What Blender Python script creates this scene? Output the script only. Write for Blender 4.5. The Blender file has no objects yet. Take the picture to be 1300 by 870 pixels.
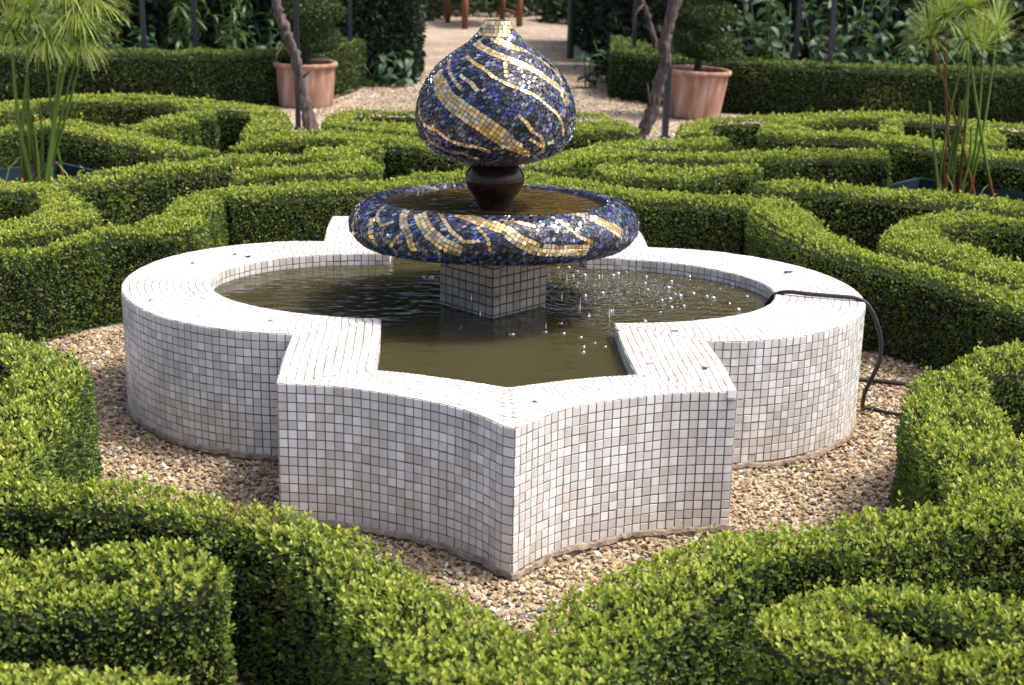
import bpy, math, random
import numpy as np
from mathutils import Vector, Matrix, Quaternion
from mathutils.kdtree import KDTree
R = math.radians
rng = np.random.default_rng(11)
random.seed(11)
S = bpy.context.scene
COL = S.collection

# ---------------------------------------------------------------- camera
cam_d = bpy.data.cameras.new('camera')
cam = bpy.data.objects.new('camera', cam_d)
COL.objects.link(cam)
cam_d.sensor_width = 36.0
cam_d.lens = 51.2432
cam_d.clip_start = 0.05
cam_d.clip_end = 800
cam.matrix_world = Matrix([[0.998578, -0.004469, -0.053132, -0.215579], [-0.049624, 0.286626, -0.956757, -5.257348], [0.019505, 0.958032, 0.285996, 1.785455], [0.0, 0.0, 0.0, 1.0]])
CAM = np.array(cam.matrix_world.translation)
cam_d.dof.use_dof = True
cam_d.dof.focus_distance = 4.6
cam_d.dof.aperture_fstop = 5.0
S.camera = cam

# ---------------------------------------------------------------- sky, sun, exposure
SUN_EL, SUN_AZ = R(61), R(-4)              # azimuth counted from +X towards +Y
W = bpy.data.worlds.new('World')
S.world = W
W.use_nodes = True
nt = W.node_tree
bg = nt.nodes['Background']
sky = nt.nodes.new('ShaderNodeTexSky')
sky.sky_type = 'NISHITA'
sky.sun_disc = False
sky.sun_elevation = SUN_EL
sky.sun_rotation = R(90) - SUN_AZ
sky.dust_density = 6.0
sky.air_density = 0.8
nt.links.new(sky.outputs[0], bg.inputs[0])
bg.inputs[1].default_value = 0.15
sun_d = bpy.data.lights.new('sun', 'SUN')
sun_d.energy = 2.05
sun_d.angle = R(9)
sun_d.color = (1.0, 0.955, 0.88)
sun = bpy.data.objects.new('sun', sun_d)
COL.objects.link(sun)
sdir = Vector((math.cos(SUN_EL)*math.cos(SUN_AZ), math.cos(SUN_EL)*math.sin(SUN_AZ), math.sin(SUN_EL)))
sun.rotation_euler = sdir.to_track_quat('Z', 'Y').to_euler()
S.view_settings.view_transform = 'Standard'
S.view_settings.look = 'None'
S.view_settings.exposure = 1.03
S.view_settings.gamma = 1.0
S.cycles.max_bounces = 6
S.cycles.diffuse_bounces = 3
S.cycles.glossy_bounces = 3
S.cycles.transmission_bounces = 4
S.cycles.transparent_max_bounces = 6

# ---------------------------------------------------------------- helpers
def tag(o, label=None, cat=None, group=None, kind=None):
    if label: o['label'] = label
    if cat: o['category'] = cat
    if group: o['group'] = group
    if kind: o['kind'] = kind
    return o

def empty(name, loc=(0, 0, 0), rz=0.0):
    o = bpy.data.objects.new(name, None)
    o.empty_display_size = 0.1
    COL.objects.link(o)
    o.location = loc
    o.rotation_euler = (0, 0, rz)
    return o

def link(name, me, mat=None, parent=None, kind=None):
    o = bpy.data.objects.new(name, me)
    COL.objects.link(o)
    if mat is not None and len(me.materials) == 0: me.materials.append(mat)
    if parent is not None: o.parent = parent
    if kind: o['kind'] = kind
    return o

def npmesh(name, V, faces, attrs=None, smooth=False):
    """V (n,3); faces: list of (m,k) index arrays; attrs {name:(n,) or (n,3)}"""
    me = bpy.data.meshes.new(name)
    V = np.ascontiguousarray(V, np.float32)
    me.vertices.add(len(V)); me.vertices.foreach_set('co', V.ravel())
    faces = [np.asarray(f, np.int32) for f in faces if len(f)]
    loops = np.concatenate([f.ravel() for f in faces])
    tot = np.concatenate([np.full(len(f), f.shape[1], np.int32) for f in faces])
    st = np.r_[0, np.cumsum(tot)[:-1]].astype(np.int32)
    me.loops.add(len(loops)); me.loops.foreach_set('vertex_index', loops)
    me.polygons.add(len(tot)); me.polygons.foreach_set('loop_start', st)
    try: me.polygons.foreach_set('loop_total', tot)
    except Exception: pass
    me.polygons.foreach_set('use_smooth', np.full(len(tot), smooth, bool))
    me.update(calc_edges=True)
    for k, a in (attrs or {}).items():
        a = np.asarray(a, np.float32)
        if a.ndim == 1:
            at = me.attributes.new(k, 'FLOAT', 'POINT'); at.data.foreach_set('value', a)
        else:
            at = me.attributes.new(k, 'FLOAT_COLOR', 'POINT')
            at.data.foreach_set('color', np.concatenate([a, np.ones((len(a), 1))], 1).astype(np.float32).ravel())
    me.validate()
    return me

class MB:
    """collects simple solids into one mesh"""
    def __init__(s): s.V = []; s.F = {3: [], 4: []}; s.n = 0; s.T = []
    def add(s, V, F, tint=0.5):
        V = np.asarray(V, float); s.V.append(V)
        for f in F:
            s.F.setdefault(len(f), []).append([i + s.n for i in f])
        s.T.append(np.full(len(V), tint)); s.n += len(V)
    def box(s, a, b, tint=.5):
        x0, y0, z0 = a; x1, y1, z1 = b
        s.add([(x0,y0,z0),(x1,y0,z0),(x1,y1,z0),(x0,y1,z0),(x0,y0,z1),(x1,y0,z1),(x1,y1,z1),(x0,y1,z1)],
              [(3,2,1,0),(4,5,6,7),(0,1,5,4),(1,2,6,5),(2,3,7,6),(3,0,4,7)], tint)
    def tube(s, P, rad, n=8, tint=.5, cap=True, wob=0.0):
        P = np.asarray(P, float); m = len(P)
        rad = np.broadcast_to(np.asarray(rad, float), (m,))
        T = np.gradient(P, axis=0); T /= np.linalg.norm(T, axis=1)[:, None] + 1e-9
        up = np.array([0, 0, 1.]) if abs(T[0, 2]) < .9 else np.array([1., 0, 0])
        a = np.cross(T[0], up); a /= np.linalg.norm(a)
        V = []
        for i in range(m):
            a = a - T[i]*(a@T[i]); a /= np.linalg.norm(a) + 1e-9
            b = np.cross(T[i], a)
            for k in range(n):
                t = 2*math.pi*k/n
                r = rad[i]*(1 + wob*(math.sin(3*t + i*.13) + .6*math.sin(5*t - i*.21)))
                V.append(P[i] + r*(a*math.cos(t) + b*math.sin(t)))
        F = [(i*n+k, i*n+(k+1) % n, (i+1)*n+(k+1) % n, (i+1)*n+k) for i in range(m-1) for k in range(n)]
        if cap:
            F += [tuple(range(n-1, -1, -1)), tuple((m-1)*n+k for k in range(n))]
        s.add(V, F, tint)
    def lathe(s, prof, n=48, c=(0, 0), tint=.5, tilt=0.0):
        m = len(prof); V = []
        for r, z in prof:
            for k in range(n):
                t = 2*math.pi*k/n
                y = r*math.sin(t)
                V.append((c[0]+r*math.cos(t), c[1]+y, z - tilt*y))
        F = [(i*n+k, i*n+(k+1) % n, (i+1)*n+(k+1) % n, (i+1)*n+k) for i in range(m-1) for k in range(n)]
        s.add(V, F, tint)
    def mesh(s, name, smooth=False):
        return npmesh(name, np.concatenate(s.V), [np.array(f) for f in s.F.values() if f], {'tint': np.concatenate(s.T)}, smooth)
    def build(s, name, mat, parent=None, smooth=False, kind=None):
        return link(name, s.mesh(name, smooth), mat, parent, kind)

def copy_tree(o, parent=None):
    c = o.copy(); COL.objects.link(c)
    if parent is not None: c.parent = parent
    for ch in list(o.children): copy_tree(ch, c)
    return c

# ---------------------------------------------------------------- materials
def mat(name):
    m = bpy.data.materials.new(name); m.use_nodes = True
    n = m.node_tree.nodes; l = m.node_tree.links
    return m, n, l, n['Principled BSDF']

def ramp(n, stops, interp='LINEAR'):
    r = n.new('ShaderNodeValToRGB'); r.color_ramp.interpolation = interp
    e = r.color_ramp.elements
    while len(e) < len(stops): e.new(0.5)
    for x, (p, c) in zip(e, stops):
        x.position = p; x.color = (*c, 1)
    return r

def attr(n, name):
    a = n.new('ShaderNodeAttribute'); a.attribute_name = name; return a

def leaf_mat(name, stops, rough=.45, trans=.3, spec=.4, tcol=(1.0, 1.15, .45)):
    m, n, l, p = mat(name)
    a = attr(n, 'tint'); r = ramp(n, stops); l.new(a.outputs['Fac'], r.inputs[0])
    l.new(r.outputs[0], p.inputs['Base Color'])
    p.inputs['Roughness'].default_value = rough
    p.inputs['Specular IOR Level'].default_value = spec
    t = n.new('ShaderNodeBsdfTranslucent')
    mul = n.new('ShaderNodeMix'); mul.data_type = 'RGBA'; mul.blend_type = 'MULTIPLY'; mul.inputs[0].default_value = 1
    l.new(r.outputs[0], mul.inputs[6]); mul.inputs[7].default_value = (*tcol, 1)
    l.new(mul.outputs[2], t.inputs[0])
    mx = n.new('ShaderNodeMixShader'); mx.inputs[0].default_value = trans
    l.new(p.outputs[0], mx.inputs[1]); l.new(t.outputs[0], mx.inputs[2])
    l.new(mx.outputs[0], n['Material Output'].inputs[0])
    return m

M = {}
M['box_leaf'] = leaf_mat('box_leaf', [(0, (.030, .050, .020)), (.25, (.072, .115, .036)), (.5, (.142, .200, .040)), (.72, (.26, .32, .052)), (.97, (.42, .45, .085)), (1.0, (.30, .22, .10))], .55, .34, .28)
M['dark_leaf'] = leaf_mat('dark_leaf', [(0, (.008, .018, .009)), (.5, (.022, .048, .018)), (1, (.06, .105, .03))], .45, .2, .4)
M['yew_leaf'] = leaf_mat('yew_leaf', [(0, (.007, .014, .008)), (.6, (.018, .036, .018)), (1, (.045, .075, .03))], .5, .15, .3)
M['plant_leaf'] = leaf_mat('plant_leaf', [(0, (.022, .052, .024)), (.5, (.05, .105, .052)), (1, (.10, .17, .08))], .5, .3, .35)
M['lily_leaf'] = leaf_mat('lily_leaf', [(0, (.022, .050, .015)), (.5, (.05, .11, .027)), (1, (.11, .18, .05))], .45, .3, .4)
M['conifer_leaf'] = leaf_mat('conifer_leaf', [(0, (.024, .045, .018)), (.5, (.068, .112, .032)), (1, (.20, .25, .06))], .55, .25, .25)
M['topiary_leaf'] = leaf_mat('topiary_leaf', [(0, (.014, .030, .010)), (.5, (.036, .068, .016)), (1, (.10, .14, .03))], .5, .2, .3)
M['papyrus'] = leaf_mat('papyrus', [(0, (.10, .018, .010)), (.2, (.24, .09, .025)), (.35, (.085, .15, .03)), (.6, (.16, .25, .04)), (.85, (.42, .50, .11)), (1, (.60, .60, .20))], .4, .3, .4)

def simple(name, col, rough=.7, metal=0.0, noise=None, bump=0.0, scale=20, spec=.5, col2=None):
    m, n, l, p = mat(name)
    p.inputs['Roughness'].default_value = rough
    p.inputs['Metallic'].default_value = metal
    p.inputs['Specular IOR Level'].default_value = spec
    p.inputs['Base Color'].default_value = (*col, 1)
    if noise or bump:
        tc = n.new('ShaderNodeTexCoord')
        nz = n.new('ShaderNodeTexNoise'); nz.inputs['Scale'].default_value = scale; nz.inputs['Detail'].default_value = 8
        l.new(tc.outputs['Object'], nz.inputs['Vector'])
        if noise:
            c2 = col2 if col2 else tuple(c*(1-noise) for c in col)
            r = ramp(n, [(.3, c2), (.7, col)]); l.new(nz.outputs[0], r.inputs[0]); l.new(r.outputs[0], p.inputs['Base Color'])
        if bump:
            b = n.new('ShaderNodeBump'); b.inputs['Strength'].default_value = bump; b.inputs['Distance'].default_value = .01
            l.new(nz.outputs[0], b.inputs['Height']); l.new(b.outputs[0], p.inputs['Normal'])
    return m

M['twig'] = simple('twig', (.020, .022, .010), .95, noise=.6, scale=60, spec=.1)
M['grout'] = simple('grout', (.27, .215, .165), .9, noise=.45, bump=.3, scale=45, spec=.2)
M['mortar'] = simple('mortar', (.36, .29, .225), .95, noise=.55, bump=.9, scale=30, spec=.2)
M['dark_grout'] = simple('dark_grout', (.008, .008, .009), .6, noise=.4, scale=50)
M['bronze'] = simple('bronze', (.009, .007, .007), .22, noise=.5, bump=.25, scale=30, spec=.35, col2=(.030, .014, .006))
M['iron'] = simple('iron', (.010, .012, .022), .45, noise=.5, bump=.15, scale=40, col2=(.03, .032, .045))
M['hose'] = simple('hose', (.010, .011, .013), .5, noise=.4, scale=30, col2=(.03, .026, .024), spec=.3)
M['wood'] = simple('wood', (.20, .075, .028), .7, noise=.5, bump=.3, scale=14)
M['tray'] = simple('tray', (.020, .042, .055), .35, noise=.4, scale=12)
M['tray_water'] = simple('tray_water', (.012, .016, .016), .06, bump=.04, scale=18)
M['soil'] = simple('soil', (.030, .022, .016), .95, noise=.6, bump=.8, scale=30, spec=.1)
M['wire'] = simple('wire', (.018, .05, .03), .5)
M['debris'] = simple('debris', (.14, .085, .05), .9, noise=.6, scale=120)

# white glazed tiles: colour per tile
m, n, l, p = mat('white_tile')
a = attr(n, 'tint')
r = ramp(n, [(0, (.48, .455, .425)), (.25, (.56, .54, .515)), (.45, (.62, .607, .588)), (.62, (.69, .68, .665)), (.8, (.735, .74, .755)), (1, (.83, .83, .835))])
l.new(a.outputs['Fac'], r.inputs[0])
tc = n.new('ShaderNodeTexCoord'); nz = n.new('ShaderNodeTexNoise'); nz.inputs['Scale'].default_value = 9; nz.inputs['Detail'].default_value = 7
l.new(tc.outputs['Object'], nz.inputs['Vector'])
g = n.new('ShaderNodeNewGeometry'); sx = n.new('ShaderNodeSeparateXYZ'); l.new(g.outputs['Position'], sx.inputs[0])
mr = n.new('ShaderNodeMapRange'); mr.inputs[1].default_value = -.02; mr.inputs[2].default_value = .16; mr.inputs[3].default_value = .42; mr.inputs[4].default_value = 0; l.new(sx.outputs[2], mr.inputs[0])
ad = n.new('ShaderNodeMath'); ad.operation = 'MULTIPLY'; l.new(mr.outputs[0], ad.inputs[0]); l.new(nz.outputs[0], ad.inputs[1])
mx = n.new('ShaderNodeMix'); mx.data_type = 'RGBA'; l.new(ad.outputs[0], mx.inputs[0]); l.new(r.outputs[0], mx.inputs[6]); mx.inputs[7].default_value = (.36, .29, .22, 1)
mpS = n.new('ShaderNodeMapping'); mpS.inputs['Scale'].default_value = (16, 16, 1.6); l.new(tc.outputs['Object'], mpS.inputs[0])
nzS = n.new('ShaderNodeTexNoise'); nzS.inputs['Scale'].default_value = 1; nzS.inputs['Detail'].default_value = 6; l.new(g.outputs['Position'], mpS.inputs[0]); l.new(mpS.outputs[0], nzS.inputs[0])
rS = ramp(n, [(.36, (.83, .81, .77)), (.58, (1, 1, 1))]); l.new(nzS.outputs[0], rS.inputs[0])
mS = n.new('ShaderNodeMix'); mS.data_type = 'RGBA'; mS.blend_type = 'MULTIPLY'; mS.inputs[0].default_value = .8; l.new(mx.outputs[2], mS.inputs[6]); l.new(rS.outputs[0], mS.inputs[7])
l.new(mS.outputs[2], p.inputs['Base Color'])
p.inputs['Roughness'].default_value = .32
b = n.new('ShaderNodeBump'); b.inputs['Strength'].default_value = .12; b.inputs['Distance'].default_value = .003
nz2 = n.new('ShaderNodeTexNoise'); nz2.inputs['Scale'].default_value = 90; l.new(tc.outputs['Object'], nz2.inputs['Vector'])
l.new(nz2.outputs[0], b.inputs['Height']); l.new(b.outputs[0], p.inputs['Normal'])
M['white_tile'] = m

M['shaded_stained_tile'] = simple('shaded_stained_tile', (.40, .37, .32), .4, noise=.55, bump=.1, scale=16, col2=(.22, .19, .15))  # pedestal tiles: shade under the bowl put into the colour, along with staining
# blue glass and gold smalti
m, n, l, p = mat('smalti')
c = attr(n, 'col'); me_ = attr(n, 'metal')
l.new(c.outputs['Color'], p.inputs['Base Color']); l.new(me_.outputs['Fac'], p.inputs['Metallic'])
p.inputs['Roughness'].default_value = .2
p.inputs['Specular IOR Level'].default_value = .7
tc = n.new('ShaderNodeTexCoord'); nz = n.new('ShaderNodeTexNoise'); nz.inputs['Scale'].default_value = 140
l.new(tc.outputs['Object'], nz.inputs['Vector'])
b = n.new('ShaderNodeBump'); b.inputs['Strength'].default_value = .25; b.inputs['Distance'].default_value = .003
l.new(nz.outputs[0], b.inputs['Height']); l.new(b.outputs[0], p.inputs['Normal'])
M['smalti'] = m

# water
def water_mat(name, col, rings=None, rough=.03, strength=.25, scale=5.0, stretch=(1, 2.6, 1)):
    m, n, l, p = mat(name)
    p.inputs['Base Color'].default_value = (*col, 1)
    p.inputs['Roughness'].default_value = rough
    p.inputs['IOR'].default_value = 1.33
    p.inputs['Specular IOR Level'].default_value = .5
    tc = n.new('ShaderNodeTexCoord'); mp = n.new('ShaderNodeMapping'); mp.inputs['Scale'].default_value = stretch
    l.new(tc.outputs['Object'], mp.inputs[0])
    nz = n.new('ShaderNodeTexNoise'); nz.inputs['Scale'].default_value = scale; nz.inputs['Detail'].default_value = 2.5
    l.new(mp.outputs[0], nz.inputs['Vector'])
    h = nz.outputs[0]
    for (x, y, sc, amp, fall) in rings or []:
        mp2 = n.new('ShaderNodeMapping'); mp2.vector_type = 'POINT'; mp2.inputs['Location'].default_value = (-x, -y, -.385)
        l.new(tc.outputs['Object'], mp2.inputs[0])
        w = n.new('ShaderNodeTexWave'); w.wave_type = 'RINGS'; w.rings_direction = 'SPHERICAL'; w.inputs['Scale'].default_value = sc
        w.inputs['Distortion'].default_value = 3.5; w.inputs['Detail'].default_value = 1; w.inputs['Detail Scale'].default_value = 2
        l.new(mp2.outputs[0], w.inputs[0])
        ln = n.new('ShaderNodeVectorMath'); ln.operation = 'LENGTH'; l.new(mp2.outputs[0], ln.inputs[0])
        fr = n.new('ShaderNodeMapRange'); fr.inputs[1].default_value = 0; fr.inputs[2].default_value = fall; fr.inputs[3].default_value = amp; fr.inputs[4].default_value = 0
        l.new(ln.outputs['Value'], fr.inputs[0])
        mu = n.new('ShaderNodeMath'); mu.operation = 'MULTIPLY'; l.new(w.outputs['Fac'], mu.inputs[0]); l.new(fr.outputs[0], mu.inputs[1])
        ad = n.new('ShaderNodeMath'); ad.operation = 'ADD'; l.new(h, ad.inputs[0]); l.new(mu.outputs[0], ad.inputs[1]); h = ad.outputs[0]
    p.inputs['Subsurface Weight'].default_value = 1.0; p.inputs['Subsurface Radius'].default_value = (.30, .28, .16); p.inputs['Subsurface Scale'].default_value = 1.0
    b = n.new('ShaderNodeBump'); b.inputs['Strength'].default_value = strength; b.inputs['Distance'].default_value = .02
    l.new(h, b.inputs['Height']); l.new(b.outputs[0], p.inputs['Normal'])
    return m
M['basin_water'] = water_mat('basin_water', (.050, .045, .019), [(.44, .12, 9, .30, .6), (.64, .28, 12, .25, .45), (.30, -.35, 13, .16, .35), (-.40, -.05, 5, .16, .8)], strength=.22, scale=8)
M['bowl_water'] = water_mat('bowl_water', (.070, .050, .014), [(.0, -.08, 14, .4, .5)], strength=.22, scale=9)

# bubbles and droplets
m, n, l, p = mat('bubble')
gl = n.new('ShaderNodeBsdfGlossy'); gl.inputs['Roughness'].default_value = .05
tr = n.new('ShaderNodeBsdfTransparent'); fz = n.new('ShaderNodeLayerWeight'); fz.inputs[0].default_value = .45
mr = n.new('ShaderNodeMapRange'); mr.inputs[3].default_value = .30; mr.inputs[4].default_value = .95; l.new(fz.outputs['Facing'], mr.inputs[0])
mx = n.new('ShaderNodeMixShader'); l.new(mr.outputs[0], mx.inputs[0]); l.new(tr.outputs[0], mx.inputs[1]); l.new(gl.outputs[0], mx.inputs[2])
l.new(mx.outputs[0], n['Material Output'].inputs[0])
M['bubble'] = m
m, n, l, p = mat('droplet'); p.inputs['Base Color'].default_value = (.8, .82, .85, 1); p.inputs['Roughness'].default_value = .08; p.inputs['Transmission Weight'].default_value = .5
M['droplet'] = m

# terracotta
m, n, l, p = mat('terracotta')
tc = n.new('ShaderNodeTexCoord'); mp = n.new('ShaderNodeMapping'); mp.inputs['Scale'].default_value = (9, 9, 1.6); l.new(tc.outputs['Object'], mp.inputs[0])
nz = n.new('ShaderNodeTexNoise'); nz.inputs['Scale'].default_value = 1.6; nz.inputs['Detail'].default_value = 7; l.new(mp.outputs[0], nz.inputs[0])
r = ramp(n, [(.28, (.19, .095, .062)), (.5, (.32, .175, .12)), (.75, (.48, .37, .31))]); l.new(nz.outputs[0], r.inputs[0]); l.new(r.outputs[0], p.inputs['Base Color'])
p.inputs['Roughness'].default_value = .85
M['terracotta'] = m

# vine bark
m, n, l, p = mat('bark')
tc = n.new('ShaderNodeTexCoord'); mp = n.new('ShaderNodeMapping'); mp.inputs['Scale'].default_value = (60, 60, 7); l.new(tc.outputs['Object'], mp.inputs[0])
nz = n.new('ShaderNodeTexNoise'); nz.inputs['Scale'].default_value = 1; nz.inputs['Detail'].default_value = 6; l.new(mp.outputs[0], nz.inputs[0])
r = ramp(n, [(.3, (.020, .015, .014)), (.52, (.075, .056, .052)), (.75, (.20, .165, .155))]); l.new(nz.outputs[0], r.inputs[0]); l.new(r.outputs[0], p.inputs['Base Color'])
b = n.new('ShaderNodeBump'); b.inputs['Strength'].default_value = .9; b.inputs['Distance'].default_value = .012; l.new(nz.outputs[0], b.inputs['Height']); l.new(b.outputs[0], p.inputs['Normal'])
p.inputs['Roughness'].default_value = .85
M['bark'] = m

# gravel ground sheet and loose pebbles
m, n, l, p = mat('gravel_ground')
tc = n.new('ShaderNodeTexCoord')
vo = n.new('ShaderNodeTexVoronoi'); vo.inputs['Scale'].default_value = 62; l.new(tc.outputs['Object'], vo.inputs['Vector'])
sp = n.new('ShaderNodeSeparateColor'); l.new(vo.outputs['Color'], sp.inputs[0])
r = ramp(n, [(0, (.17, .125, .085)), (.3, (.30, .23, .16)), (.6, (.42, .345, .26)), (.85, (.52, .45, .36)), (1, (.60, .56, .50))]); l.new(sp.outputs[0], r.inputs[0])
nz = n.new('ShaderNodeTexNoise'); nz.inputs['Scale'].default_value = 1.3; nz.inputs['Detail'].default_value = 6; l.new(tc.outputs['Object'], nz.inputs[0])
r2 = ramp(n, [(.35, (.72, .68, .62)), (.65, (1, 1, 1))]); l.new(nz.outputs[0], r2.inputs[0])
mx = n.new('ShaderNodeMix'); mx.data_type = 'RGBA'; mx.blend_type = 'MULTIPLY'; mx.inputs[0].default_value = 1; l.new(r.outputs[0], mx.inputs[6]); l.new(r2.outputs[0], mx.inputs[7])
l.new(mx.outputs[2], p.inputs['Base Color']); p.inputs['Roughness'].default_value = .85
b = n.new('ShaderNodeBump'); b.inputs['Strength'].default_value = 1; b.inputs['Distance'].default_value = .012; b.invert = True
l.new(vo.outputs['Distance'], b.inputs['Height']); l.new(b.outputs[0], p.inputs['Normal'])
M['gravel_ground'] = m
m, n, l, p = mat('pebble')
a = attr(n, 'tint'); r = ramp(n, [(0, (.13, .09, .052)), (.25, (.23, .162, .092)), (.5, (.35, .262, .155)), (.72, (.45, .35, .215)), (.86, (.53, .455, .33)), (.9, (.17, .165, .17)), (.95, (.27, .16, .09)), (1, (.74, .70, .63))])
l.new(a.outputs['Fac'], r.inputs[0]); l.new(r.outputs[0], p.inputs['Base Color']); p.inputs['Roughness'].default_value = .75
M['pebble'] = m

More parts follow.
